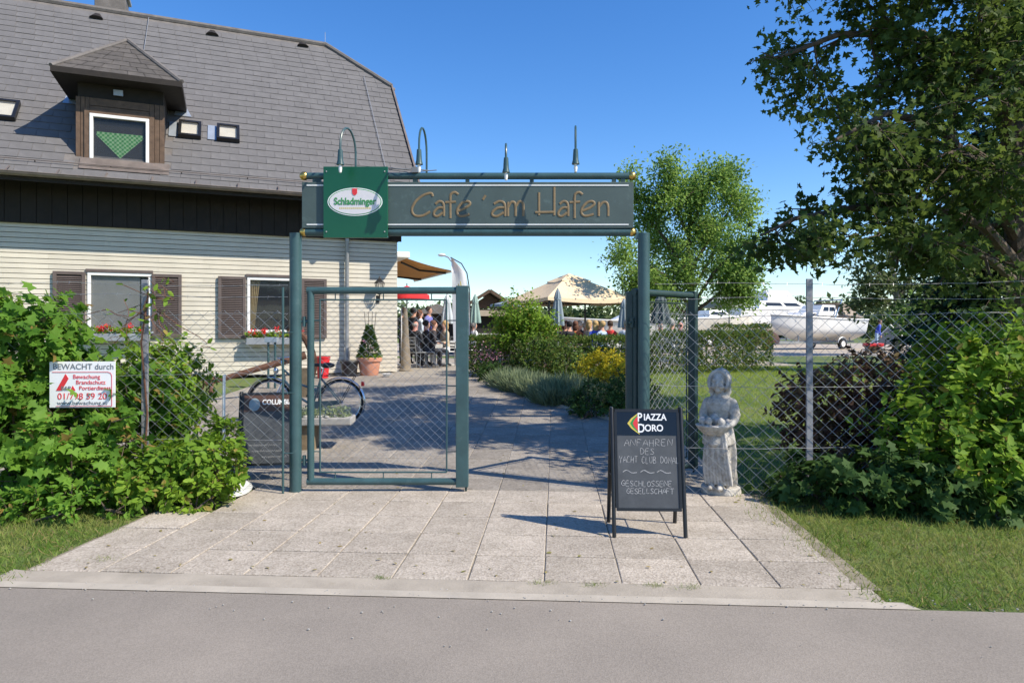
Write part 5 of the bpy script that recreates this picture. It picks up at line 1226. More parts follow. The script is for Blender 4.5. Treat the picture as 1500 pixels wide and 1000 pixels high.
# anchor leaning by the wall
p0 = at(300, 562, 12.6); p1 = at(448, 520, 13.2); g0 = Vector((p1.x, p1.y, gz(p1.y)))
an = thing('anchor', 'big rusty ship anchor leaning in front of the open window', 'anchor', g0)
a, b = p0 - g0, p1 - g0; m = MB(); m.tube([a, a.lerp(b, .5), b], [.045, .055, .075], 8); m.build('shank', 'rust', an, True)
ax = (b - a).normalized(); side = Vector((.0, -.25, 1)).normalized(); side = (side - ax * side.dot(ax)).normalized()
m = MB(); pts = [b + side * (.62 * math.sin(t)) + ax * (.12 - .34 * (1 - math.cos(t))) for t in [R(-62 + 124 * k / 12) for k in range(13)]]; m.tube(pts, [.03 + .045 * math.sin(math.pi * k / 12) for k in range(13)], 8); m.build('arm', 'rust', an, True)
for e, s in ((pts[0], -1), (pts[-1], 1)):
    n_ = ax.cross(side); m = MB(); tip = e + side * s * .1 - ax * .04; m.add([tip, e + n_ * .15 - ax * .16, e - n_ * .15 - ax * .16, e + side * s * -.16 - ax * .02, e + ax * .05], [(0, 1, 3), (0, 3, 2), (0, 4, 1), (0, 2, 4), (1, 4, 3), (2, 3, 4)]); m.build('fluke', 'rust', an)
n_ = ax.cross(side); m = MB(); m.tube([a + ax * .12 + n_ * .55, a + ax * .12 - n_ * .55], .035, 8); m.ball(a + ax * .12 + n_ * .57, .055, 10); m.build('stock', 'rust', an, True)
m = MB(); m.tube([a - ax * .02 + (side * math.cos(t) + ax * math.sin(t)) * .09 - ax * .09 for t in [6.283 * k / 14 for k in range(15)]], .016, 6, caps=False); m.build('ring', 'rust', an, True)
m = MB(); m.box(b.x - .12, b.x + .12, b.y - .1, b.y + .1, -.03, max(.1, b.z - .25)); m.build('support', 'wood_block', an)
# stand with two green posts
p = gx(398, 14.2); sd_ = thing('post_stand', 'small green metal stand with twin posts below the window box', 'stand', p); 
for x in (-.07, .07): m = MB(); m.tube([(x, 0, -.05), (x, 0, .95)], .025, 8); m.build('post', 'gate_green', sd_, True)
m = MB(); m.box(-.13, .13, -.06, .06, .95, 1.06); m.build('head', 'flashing', sd_, bev=.01)
# ---------------------------------------------------------------- bicycle
def bicycle():
    r = .345; p = gx(447, 10.7); t = thing('bicycle', 'dark city bicycle with mudguards parked behind the planter', 'bicycle', p, R(-4)); H = r; RX_, FX = .57, -.56
    def wheel(x, nm):
        m = MB(); m.tube([(x + r * math.cos(a), 0, H + r * math.sin(a)) for a in [6.2832 * k / 40 for k in range(41)]], .02, 8, caps=False); w = m.build(nm, 'tyre', t, True)
        m = MB(); m.tube([(x + (r - .026) * math.cos(a), 0, H + (r - .026) * math.sin(a)) for a in [6.2832 * k / 40 for k in range(41)]], .011, 6, caps=False); m.build('rim', 'chrome', w, True)
        m = MB()
        for k in range(28): a = 6.2832 * k / 28; m.tube([(x + .02 * math.cos(a + 1), .02 if k % 2 else -.02, H + .02 * math.sin(a + 1)), (x + (r - .03) * math.cos(a), 0, H + (r - .03) * math.sin(a))], .0018, 3, caps=False)
        m.tube([(x, -.06, H), (x, .06, H)], .02, 8); m.build('spokes', 'chrome', w)
        m = MB(); rr = r + .045; n = 24; A0_, A1_ = (R(-25), R(170)) if x > 0 else (R(20), R(215))
        for k in range(n + 1):
            a = A0_ + (A1_ - A0_) * k / n
            for yy, dr in ((-.03, -.012), (0, .004), (.03, -.012)): m.v.append((x + (rr + dr) * math.cos(a), yy, H + (rr + dr) * math.sin(a)))
        for k in range(n):
            for j in range(2): m.f.append((3*k + j, 3*k + j + 1, 3*k + j + 4, 3*k + j + 3))
        m.build('mudguard', 'chrome', t, True)
    wheel(RX_, 'wheel'); wheel(FX, 'wheel')
    bb = (.12, 0, .29); st_ = (.27, 0, .78); hd0 = (-.36, 0, .86); hd1 = (-.33, 0, .68)
    m = MB(); m.tube([bb, st_], .017, 8); m.tube([hd1, (-.1, 0, .42), bb], .02, 8); m.tube([hd0, (-.08, 0, .62), (.2, 0, .52)], .018, 8); m.tube([hd0, hd1], .022, 8)
    for s in (-.05, .05): m.tube([(bb[0], s * .5, bb[2]), (RX_, s, H)], .011, 6); m.tube([(.25, s * .4, .72), (RX_, s, H)], .009, 6)
    m.build('frame', 'bike_paint', t, True)
    m = MB(); m.tube([hd1, (-.36, 0, .6)], .02, 8)
    for s in (-.05, .05): m.tube([(-.34, s, .66), (-.42, s, .5), (FX, s, H)], .012, 6)
    m.build('fork', 'chrome', t, True)
    m = MB(); m.tube([st_, (.30, 0, .88)], .013, 8); m.build('seat_post', 'chrome', t); m = MB(); m.ball((.36, 0, .92), .1, 14, (1.15, .95, .45)); m.ball((.22, 0, .925), .06, 12, (2.0, .55, .45)); m.build('saddle', 'black_plastic', t, True)
    m = MB(); m.tube([hd0, (-.39, 0, 1.0), (-.42, 0, 1.02)], .013, 8); m.tube([(-.2, -.28, 1.0), (-.33, -.26, 1.04), (-.42, -.1, 1.03), (-.42, .1, 1.03), (-.33, .26, 1.04), (-.2, .28, 1.0)], .011, 8); m.build('handlebar', 'chrome', t, True)
    for s in (-1, 1): m = MB(); m.tube([(-.28, s * .27, 1.025), (-.18, s * .285, .995)], .017, 8); m.build('grip', 'black_plastic', t)
    m = MB(); 
    for s in (-.05, .05): m.tube([(.32, s, .76), (.86, s, .76)], .007, 5); m.tube([(.8, s, .76), (RX_, s * 1.2, H)], .006, 5)
    for x in (.4, .55, .7, .85): m.tube([(x, -.06, .76), (x, .06, .76)], .006, 5)
    m.build('rack', 'black_frame', t)
    m = MB(); m.box(.9, .94, -.03, .03, .60, .67); m.build('rear_light', 'red_plastic', t, bev=.006)
    m = MB(); m.tube([(.12, -.04, .29), (.12, .04, .29)], .03, 10); m.tube([(.12, -.06, .29), (.2, -.06, .15)], .01, 6); m.box(.15, .25, -.13, -.07, .135, .16); m.tube([(.12, .06, .29), (.04, .06, .43)], .01, 6); m.box(-.01, .09, .07, .13, .42, .445); m.build('pedals', 'black_plastic', t)
    m = MB(); m.plate([(.1 + a * .5, .29 + dz) for a, dz in ((0, .07), (.9, .09), (.95, .03), (0, -.06), (-.12, 0))], -.065, -.055); m.build('chain_guard', 'bike_paint', t)
    m = MB(); m.ball((-.47, 0, .83), .05, 10, (.8, 1, 1)); m.build('headlight', 'chrome', t, True)
bicycle()
# ================================================================ people
def skin_mesh(verts, edges, radii, tags, mats, sub=1):
    me = bpy.data.meshes.new('person'); me.from_pydata([tuple(v) for v in verts], edges, []); o = bpy.data.objects.new('tmp', me); COL.objects.link(o)
    o.modifiers.new('skin', 'SKIN'); lay = me.skin_vertices[0].data
    for i, r in enumerate(radii): lay[i].radius = r if isinstance(r, tuple) else (r, r); lay[i].use_root = (i == 0)
    s = o.modifiers.new('sub', 'SUBSURF'); s.levels = sub; s.render_levels = sub
    dg = bpy.context.evaluated_depsgraph_get(); out = bpy.data.meshes.new_from_object(o.evaluated_get(dg)); bpy.data.objects.remove(o); bpy.data.meshes.remove(me)
    out.materials.clear()
    for m in mats: out.materials.append(G(m))
    # material of each face: that of the nearest bone
    E = [(np.array(verts[a]), np.array(verts[b]), tags[b]) for a, b in edges]
    for p in out.polygons:
        c = np.array(p.center); best = 1e9
        for a, b, tg in E:
            d = b - a; t = np.clip(np.dot(c - a, d) / (d @ d + 1e-9), 0, 1); q = np.linalg.norm(c - a - d * t)
            if q < best: best = q; p.material_index = tg
        p.use_smooth = True
    return out
def person(label, u, Y, yaw, sit, top, bottom, hair, skin='skin', k=1.0, lean=0.0, arm=0, long_hair=False, z=None, group=None, bald=False):
    p = gx(u, Y); 
    if z is not None: p.z = z
    t = thing('person', label, 'person', p, yaw, group)
    V, Ed, Rd, T = [], [], [], []
    def add(v, r, par=None, tg=1):
        V.append(Vector(v)); Rd.append(r); T.append(tg)
        if par is not None: Ed.append((par, len(V) - 1))
        return len(V) - 1
    h = .50 if sit else .93
    pel = add((0, .04 if sit else 0, h), (.15, .115), None, 2); w = add((0, .03 - lean * .3, h + .2), (.135, .10), pel, 1); ch = add((0, -lean * .8, h + .42), (.165, .115), w, 1); sh = add((0, -lean, h + .52), (.10, .08), ch, 1)
    nk = add((0, -lean - .005, h + .60), (.055, .055), sh, 0); hd = add((0, -lean - .03, h + .68), (.072, .085), nk, 0); h2 = add((0, -lean - .03, h + .77), (.078, .092), hd, 0); h3 = add((0, -lean - .02, h + .83), (.05, .06), h2, 0)
    for s in (-1, 1):
        hip = add((s * .09, .03 if sit else 0, h - .04), (.095, .10), pel, 2)
        if sit: kn = add((s * .11, -.42, h - .02), .065, hip, 2); an_ = add((s * .11, -.40, .09), .042, kn, 2); ft = add((s * .115, -.53, .035), (.042, .03), an_, 3)
        else: kn = add((s * .10, -.02, .49), .066, hip, 2); an_ = add((s * .105, .02, .09), .045, kn, 2); ft = add((s * .12, -.13, .035), (.042, .03), an_, 3)
        so = add((s * .185, -lean, h + .48), (.062, .06), sh, 1)
        if sit or arm: el = add((s * .245, -lean - .03, h + .22), .048, so, 1); wr = add((s * .15, -lean - .27, h + .2), .034, el, 1)
        else: el = add((s * .25, .02 - lean, h + .21), .048, so, 1); wr = add((s * .255, -.05 - lean, h - .03), .034, el, 1)
        d = (V[wr] - V[el]).normalized(); hn = add(V[wr] + d * .07, (.035, .018), wr, 0)
        sd_ = Vector((1, 0, 0)) if abs(d.x) < .7 else Vector((0, 1, 0)); sd_ = (sd_ - d * sd_.dot(d)).normalized()
        for q, (o_, ln_) in enumerate(((-.026, .065), (-.009, .078), (.009, .074), (.025, .058))):
            f1 = add(V[hn] + d * .035 + sd_ * o_, .0095, hn, 0); add(V[f1] + d * ln_ * .6 + Vector((0, 0, -.012)), .007, f1, 0)
        th_ = add(V[wr] + d * .03 + sd_ * -.042 * s, .011, wr, 0); add(V[th_] + d * .045, .008, th_, 0)
    me = skin_mesh(V, Ed, Rd, T, [skin, top, bottom, 'suit'])
    for v in me.vertices:                       # nose, brow and chin
        c = v.co; dz = c.z - (h + .735); dy = c.y - (-lean - .11)
        if abs(c.x) < .022 and abs(dz) < .03 and dy < .03: c.y -= .016
        if abs(c.x) < .03 and abs(dz + .075) < .025 and dy < .05: c.y -= .008
    b = link('body', me, t); b.scale = (k, k, k)
    m = MB(); c0 = Vector((0, -lean - .012, h + .775))
    if bald:
        for s in (-1, 1): m.ball(c0 + Vector((s * .066, .03, -.04)), .04, 8, (.5, 1.2, 1))
        m.ball(c0 + Vector((0, .062, -.035)), .06, 8, (1.1, .6, .8))
    else:
        m.ball(c0 + Vector((0, .022, .012)), .105, 14, (.9, .98, .95)); 
        for s in (-1, 1): m.ball(c0 + Vector((s * .07, .02, -.03)), .045, 8, (.55, 1.1, 1.2))
        if long_hair: m.ball(c0 + Vector((0, .055, -.10)), .10, 12, (1.05, .6, 1.3))
    hb = m.build('hair', hair, t, True); hb.scale = (k, k, k)
    m = MB()
    for s in (-1, 1): m.ball((s * .03, -lean - .115, h + .75), .008, 6)
    e = m.build('eyes', 'hair_dark', t); e.scale = (k, k, k)
    return t
GT = 'guests at the terrace tables'
# chairs and tables
def chair_proto(label, p, yaw, mt, group):
    t = thing('garden_chair', label, 'chair', p, yaw, group)
    m = MB(); m.box(-.22, .22, -.22, .22, .42, .45); m.build('seat', mt, t, bev=.012)
    m = MB(); 
    for x in (-.2, .2): m.tube([(x, .21, .43), (x, .27, .88)], .013, 6)
    for z in (.58, .68, .78, .87): m.bar((-.2, .21 + (z - .43) * .13, z), (.2, .21 + (z - .43) * .13, z), .015, .05)
    m.build('backrest', mt, t)
    for x in (-.2, .2):
        for y in (-.2, .2): m = MB(); m.tube([(x, y, .42), (x * 1.1, y * 1.15, 0)], .012, 6); m.build('leg', 'furniture', t)
    return t
def table(label, u, Y, w=.5, cloth=True):
    p = gx(u, Y); t = thing('garden_table', label, 'table', p); m = MB(); m.box(-w, w, -.45, .45, .71, .74); m.build('table_top', 'cloth_white' if cloth else 'furniture', t, bev=.01)
    for x in (-w + .08, w - .08):
        for y in (-.37, .37): m = MB(); m.tube([(x, y, .71), (x, y, 0)], .018, 6); m.build('leg', 'furniture', t)
    if cloth:
        m = MB(); n = 40; pts = [(-w, -.45), (w, -.45), (w, .45), (-w, .45), (-w, -.45)]
        for i in range(4):
            a, b = pts[i], pts[i+1]
            for k in range(10):
                f = k / 10; j = .012 * math.sin(k * 2.1); nx_, ny_ = (b[1]-a[1]), -(b[0]-a[0]); l_ = math.hypot(nx_, ny_); x, y = a[0] + (b[0]-a[0])*f, a[1] + (b[1]-a[1])*f
                m.v += [(x + nx_/l_*.006, y + ny_/l_*.006, .742), (x + nx_/l_*(.02 + j), y + ny_/l_*(.02 + j), .52)]
        for k in range(n): q2 = (k + 1) % n; m.f.append((2*k + 1, 2*q2 + 1, 2*q2, 2*k))
        m.build('tablecloth', 'cloth_white', t, True)
    return t
seats = []
def seated(label, u, Y, yaw, top, bottom, hair, **kw):
    p = gx(u, Y); person(label, u, Y, yaw, True, top, bottom, hair, group=GT, **kw); return p
person('man in a dark suit standing with his back turned by the house corner', 592, 21.8, R(200), False, 'suit', 'trousers', 'hair_brown', group=GT)
person('dark-suited guest standing beside the woman in pale blue', 606, 21.6, R(150), False, 'suit', 'trousers', 'hair_dark', group=GT)
person('woman in a pale blue top standing among the suited men', 615, 21.2, R(120), False, 'shirt_pale', 'trousers', 'hair_auburn', long_hair=True, k=.95, group=GT)
person('man in a violet shirt leaning towards the table', 622, 21.6, R(70), False, 'shirt_purple', 'trousers', 'hair_brown', lean=.14, k=1.02, group=GT)
for (lb, u, Y, yaw, top, bot, hair, kw) in [
 ('balding man in a dark suit seated with his back to the path', 608, 19.8, R(150), 'suit', 'trousers', 'hair_grey', dict(bald=True, skin='skin_b')),
 ('seated guest in a black jacket next to the balding man', 624, 20.0, R(110), 'suit', 'trousers', 'hair_dark', {}),
 ('auburn-haired seated guest in a dark jacket by the closed grey parasol', 635, 20.3, R(100), 'dark_cloth', 'trousers', 'hair_auburn', {}),
 ('guest in pale trousers and beige top seated at the white table', 652, 20.6, R(-60), 'beige_cloth', 'shirt_white', 'hair_blond', dict(long_hair=True)),
 ('guest in a white shirt seated beside the feather flag', 694, 22.5, R(120), 'shirt_white', 'trousers', 'hair_grey', {})]:
    p = gx(u, Y); person(lb, u, Y, yaw, True, top, bot, hair, group=GT, **kw); chair_proto('chair of the ' + lb.split(' seated')[0], Vector((p.x, p.y, p.z - .0)) , yaw, 'furniture', 'terrace chairs')
table('small white-clothed table beside the folded pale grey parasol', 654, 21.6, .4)
def gz_people():
    L = [('dark-haired guest in a dark blue top behind the willowy bush', 814, 21.6, 'trousers', 'hair_dark', 0, 0), ('guest with auburn hair in dark clothes under the beige gazebo', 829, 22.2, 'dark_cloth', 'hair_auburn', 1, 0), ('guest with dark hair bending over the gazebo table', 836, 21.4, 'suit', 'hair_dark', 0, .1),
      ('woman in an orange top under the gazebo', 843, 21.8, 'orange_cloth', 'hair_auburn', 1, 0), ('grey-haired guest in black under the gazebo', 849, 22.8, 'suit', 'hair_grey', 0, 0), ('guest with long light brown hair under the gazebo', 863, 21.6, 'beige_cloth', 'hair_blond', 1, 0),
      ('blond guest in a bright blue top', 872, 21.2, 'blue_cloth', 'hair_blond', 1, 0), ('dark-haired guest behind the blond one in blue', 876, 23.2, 'dark_cloth', 'hair_dark', 0, 0), ('fair-haired guest in a light blue shirt at the gazebo edge', 884, 21, 'sky_cloth', 'hair_blond', 0, .05),
      ('grey-haired guest in white next to the folded parasol by the gate post', 918, 20.2, 'shirt_white', 'hair_grey', 0, 0), ('blond guest behind the grey-haired one in white', 916, 22.2, 'beige_cloth', 'hair_blond', 1, 0), ('red-faced balding man in a white shirt beyond the lawn hedge', 968, 21.0, 'shirt_white', 'hair_grey', 2, 0), ('white-haired guest in white beyond the lawn hedge', 984, 20.4, 'shirt_white', 'hair_grey', 0, 0),
      ('balding guest in a dark brown jacket beyond the lawn hedge', 996, 21.4, 'dark_cloth', 'hair_brown', 2, 0), ('grey-haired guest in a white shirt under the gazebo centre', 857, 23.2, 'shirt_white', 'hair_grey', 0, 0), ('red-topped guest beside the gazebo leg', 894, 22.4, 'red_cloth', 'hair_brown', 0, 0), ('auburn-haired guest in white at the far gazebo side', 822, 23, 'shirt_white', 'hair_auburn', 1, 0),
      ('dark-clothed guest next to the locust trunk', 1016, 20.6, 'suit', 'hair_brown', 0, 0)]
    rg = random.Random(12)
    for i, (lb, u, Y, top, hair, st_, ln_) in enumerate(L):
        yaw = R(rg.choice([150, 200, 170, 220, 20, 130])); p = gx(u, Y); person(lb, u, Y, yaw, True, top, 'trousers', hair, lean=ln_, long_hair=st_ == 1, bald=st_ == 2, skin='skin_b' if st_ == 2 else 'skin', group=GT, k=rg.uniform(.97, 1.03))
        chair_proto('chair of the ' + lb.split(' under')[0].split(' beyond')[0].split(' behind')[0], p, yaw, 'furniture', 'terrace chairs')
gz_people()
table('long white-clothed table under the beige gazebo', 858, 22.4, 1.1); table('red topped table at the gazebo leg', 902, 22.6, .45, False); table('table of the guests beyond the lawn hedge', 984, 21.6, .6)
# ================================================================ gazebo, parasols, flag, lamp
p = gx(833, 23.4); gb = thing('gazebo', 'beige canvas gazebo with a vented top over the terrace guests', 'gazebo', p, R(24)); hw = 1.62
def canopy(name, hw, z0, z1, rin, par, mt, sag=.10, val=.2, n=8):
    m = MB(); N_ = 4 * n
    def ring(h, z, s):
        o = []
        for k in range(4):
            a = [(-h, -h), (h, -h), (h, h), (-h, h)][k]; b = [(h, -h), (h, h), (-h, h), (-h, -h)][k]
            for i in range(n): f = i / n; o.append((a[0] + (b[0]-a[0]) * f, a[1] + (b[1]-a[1]) * f, z - s * math.sin(math.pi * f)))
        return o
    R_ = 7
    for j in range(R_ + 1): f = j / R_; h = hw + (rin - hw) * f; m.v += ring(h, z0 + (z1 - z0) * f, sag * math.sin(math.pi * f) + .05 * (1 - f))
    for j in range(R_):
        for i in range(N_): q2 = (i + 1) % N_; m.f.append((j*N_ + i, j*N_ + q2, (j+1)*N_ + q2, (j+1)*N_ + i))
    if val:
        o = len(m.v); m.v += ring(hw + .01, z0 - val, .05 + .03)
        for i in range(N_): q2 = (i + 1) % N_; m.f.append((o + i, o + q2, q2, i))
    return m.build(name, mt, par, True)
canopy('canopy', hw, 2.12, 2.78, .42, gb, 'beige_canvas', .06, .1); canopy('vent_top', .55, 2.76, 3.02, .02, gb, 'beige_canvas', .02, .03)
for x in (-1, 1):
    for y in (-1, 1): m = MB(); m.tube([(x * (hw - .08), y * (hw - .08), 0), (x * (hw - .08), y * (hw - .08), 2.1)], .035, 8); m.build('leg', 'black_frame', gb)
m = MB(); c = hw - .08
for a, b in (((-c, -c), (c, -c)), ((c, -c), (c, c)), ((c, c), (-c, c)), ((-c, c), (-c, -c))): m.tube([(*a, 2.05), (*b, 2.05)], .022, 6); m.tube([(a[0], a[1], 1.7), (a[0] + (b[0]-a[0]) * .12, a[1] + (b[1]-a[1]) * .12, 2.05)], .012, 5); m.tube([(b[0], b[1], 1.7), (b[0] + (a[0]-b[0]) * .12, b[1] + (a[1]-b[1]) * .12, 2.05)], .012, 5)
m.build('rail', 'black_frame', gb)
def folded(label, u, Y, v0, v1, mt, wpx):
    """folded parasol between image rows v0 (top) and v1 (hem)"""
    p = gx(u, Y); t = thing('folded_parasol', label, 'parasol', p, 0, 'folded parasols on the terrace'); zt = at(0, v0, Y).z - p.z; zb_ = at(0, v1, Y).z - p.z; r = wpx / 2000 * Y
    m = MB(); m.tube([(0, 0, 0), (0, 0, zt + .02)], .022, 8); m.build('pole', 'furniture', t)
    m = MB(); L_ = zt - zb_
    m.lathe([(r * .95, zb_), (r, zb_ + .02), (r * .8, zb_ + L_ * .35), (r * .55, zb_ + L_ * .72), (r * .62, zb_ + L_ * .76), (r * .36, zb_ + L_ * .92), (.02, zt)], 40, fn=lambda a, z: 1 + .2 * math.cos(8 * a) * (1 if z < zb_ + L_ * .7 else .5)); m.build('cloth', mt, t, True)
    m = MB(); m.lathe([(r * .62, zb_ + L_ * .7), (r * .62, zb_ + L_ * .74)], 20); m.build('strap', mt, t); m = MB(); m.lathe([(.25, -.01), (.25, .06), (.05, .09)], 16); m.build('base', 'stone_trough', t)
folded('folded grey parasol in front of the gazebo', 817, 20.4, 423, 477, 'grey_canvas', 17)
folded('folded grey parasol half hidden by the right gate post', 914, 21.0, 438, 480, 'grey_canvas', 16)
folded('folded pale grey parasol beside the suited guests', 655, 20.9, 431, 474, 'pale_canvas', 16)
folded('folded pale green parasol beside the feather flag', 696, 21.5, 432, 473, 'green_canvas', 15)
folded('folded dark green parasol seen through the open gate leaf', 968, 19.8, 430, 474, 'dark_canvas', 27)
def parasol(label, u, Y, vt, ve, wpx, mt, val=.16, rz=0, n=8):
    p = gx(u, Y); t = thing('open_parasol', label, 'parasol', p, rz); zt = at(0, vt, Y).z - p.z; ze = at(0, ve, Y).z - p.z; r = wpx / 2000 * Y
    m = MB(); m.tube([(0, 0, 0), (0, 0, zt + .08)], .025, 8); m.build('pole', 'furniture', t)
    m = MB(); k = 6
    for j in range(k + 1):
        f = j / k
        for i in range(n * 4):
            a = 2 * math.pi * i / (n * 4); s = 1 - .045 * abs(math.sin(a * n / 2)); m.v.append((r * f * s * math.cos(a), r * f * s * math.sin(a), zt + (ze - zt) * (f ** 1.12) - .03 * math.sin(math.pi * f)))
    N_ = n * 4
    for j in range(k):
        for i in range(N_): q2 = (i + 1) % N_; m.f.append((j*N_ + i, (j+1)*N_ + i, (j+1)*N_ + q2, j*N_ + q2))
    o = len(m.v)
    for i in range(N_): x, y, z = m.v[k * N_ + i]; m.v.append((x * 1.01, y * 1.01, z - val))
    for i in range(N_): q2 = (i + 1) % N_; m.f.append((k*N_ + i, o + i, o + q2, k*N_ + q2))
    m.build('canopy', mt, t, True)
    for i in range(n): a = 2 * math.pi * i / n; m = MB(); m.tube([(0, 0, ze - .25), (r * .55 * math.cos(a), r * .55 * math.sin(a), zt + (ze - zt) * .55 - .03)], .008, 4); m.build('rib', 'furniture', t)
    return t
parasol('open pale grey parasol in front of the boats', 1068, 25.5, 429, 443, 74, 'pale_canvas', .2)
parasol('open red parasol behind the standing guests', 596, 26, 418, 432, 66, 'red_canvas', .16)
parasol('open slate blue parasol left of the gazebo', 748, 29, 438, 446, 60, 'grey_canvas', .1)
p = gx(676, 19.4); fl = thing('feather_flag', 'white feather flag on a curved black pole by the terrace hedge', 'flag', p)
def FX_(u, v): q = at(u, v, 19.4) - p; return (q.x, 0, q.z)
m = MB(); m.tube([FX_(690, 545), FX_(689, 480), FX_(688, 425), FX_(684, 400), FX_(676, 386), FX_(660, 377)], .016, 8); m.build('pole', 'black_frame', fl, True)
m = MB(); pl = [FX_(661, 378), FX_(675, 387), FX_(683, 401), FX_(687, 426), FX_(688, 502), FX_(664, 500), FX_(662, 440)]; n = 14
Lf = [(661, 378), (661.5, 400), (662, 430), (663, 460), (664.5, 500)]; Rt = [(663, 379), (681, 398), (687, 428), (688, 460), (689, 502)]
for k in range(5):
    for i in range(7):
        f = i / 6; u_ = Lf[k][0] + (Rt[k][0] - Lf[k][0]) * f; v_ = Lf[k][1] + (Rt[k][1] - Lf[k][1]) * f; x, y, z = FX_(u_, v_); m.v.append((x, .035 * math.sin(f * 5 + k), z))
for k in range(4):
    for i in range(6): m.f.append((k*7 + i, k*7 + i + 1, k*7 + i + 8, k*7 + i + 7))
m.build('cloth', 'white_canvas', fl, True)
m = MB(); m.ball(FX_(675, 418), .17, 12, (.5, .15, 1.3)); m.build('yellow_emblem', 'yellow_print', fl, True); m = MB(); m.lathe([(.25, -.02), (.25, .05), (.03, .08)], 16, FX_(690, 545)); m.build('base', 'black_frame', fl)
p = gx(668, 36); lp = thing('street_lamp', 'slender street lamp with a curved arm behind the feather flag', 'street lamp', p)
def LX(u, v): q = at(u, v, 36) - p; return (q.x, 0, q.z)
m = MB(); m.tube([LX(668, 520), LX(667, 400), LX(664, 386), LX(657, 377), (LX(651, 374.5))], [.07, .05, .045, .04, .035], 8); m.build('pole', 'galvanised', lp, True); m = MB(); m.ball(LX(647, 373.5), .16, 12, (1.3, .8, .55)); m.build('lamp_head', 'white_paint', lp, True)
# terrace kiosk
p = gx(716, 31); ks = thing('wooden_kiosk', 'brown wooden kiosk with a gabled roof behind the terrace', 'kiosk', p, R(8))
m = MB(); m.box(-1.1, 1.1, .1, 3.2, 0, 2.05); m.build('wall', 'far_wall', ks); hx, e_, r_ = 1.35, 2.02, 2.88
m = MB()
for s in (-1, 1): m.add([(s * hx, -.5, e_), (0, -.5, r_), (0, 3.4, r_), (s * hx, 3.4, e_), (s * hx, -.5, e_ - .09), (0, -.5, r_ - .09), (0, 3.4, r_ - .09), (s * hx, 3.4, e_ - .09)], [(0, 1, 2, 3), (4, 5, 6, 7), (0, 1, 5, 4), (0, 3, 7, 4)])
m.build('roof', 'far_roof', ks); m = MB()
for s in (-1, 1): m.bar((s * (hx + .02), -.53, e_ - .03), (0, -.53, r_ - .02), .05, .14, (0, 0, 1))
m.build('barge_board', 'brown_wood', ks); m = MB(); m.add([(-1.0, -.1, 2.06), (1.0, -.1, 2.06), (0, -.1, 2.72)], [(0, 1, 2)]); m.build('gable', 'brown_wood', ks)
m = MB(); m.box(-1.0, 1.0, -.42, .08, 1.72, 1.98); m.build('shop_blind', 'far_beige', ks); m = MB(); m.box(-1.0, 1.0, -.12, .098, .95, 1.7); m.build('hatch', 'unlit_room', ks); m = MB(); m.box(-1.05, 1.05, -.35, .05, .88, .94); m.build('counter', 'white_paint', ks)  # hatch: dark box standing for the kiosk's unlit inside
p = gx(640, 34); kr = thing('garden_hut', 'small dark hut with a brown roof behind the folded pale parasol', 'hut', p); m = MB(); m.box(-.9, .9, 0, 2, 0, 1.95); m.build('wall', 'far_wall', kr); m = MB(); m.add([(-1.2, -.3, 1.9), (1.2, -.3, 1.9), (1.2, 2.3, 1.9), (-1.2, 2.3, 1.9), (0, -.2, 2.4), (0, 2.2, 2.4)], [(0, 1, 4), (1, 2, 5, 4), (2, 3, 5), (3, 0, 4, 5), (3, 2, 1, 0)]); m.build('roof', 'far_roof', kr)
for i, u in enumerate((712, 722)):
    p = gx(u, 27.5); t = thing('bar_stool', ['green bar stool before the kiosk, nearer the feather flag', 'green bar stool before the kiosk, nearer the willowy bush'][i], 'stool', p, 0, 'green bar stools'); m = MB(); m.lathe([(.18, .74), (.2, .76), (.18, .79)], 14); m.build('seat', 'gate_green', t, True)
    for k in range(4): a = k * 1.571 + .6; m = MB(); m.tube([(.1 * math.cos(a), .1 * math.sin(a), .75), (.2 * math.cos(a), .2 * math.sin(a), 0)], .015, 5); m.build('leg', 'gate_green', t)
p = gx(588, 20.8); ch_ = thing('terrace_rail', 'white steel pole at the terrace edge by the house corner', 'pole', p); m = MB(); m.tube([(0, 0, 0), (0, 0, 1.75)], .02, 8); m.build('shaft', 'white_paint', ch_, True); m = MB(); m.lathe([(.1, 0), (.1, .02), (.03, .03)], 12); m.build('foot', 'white_paint', ch_)
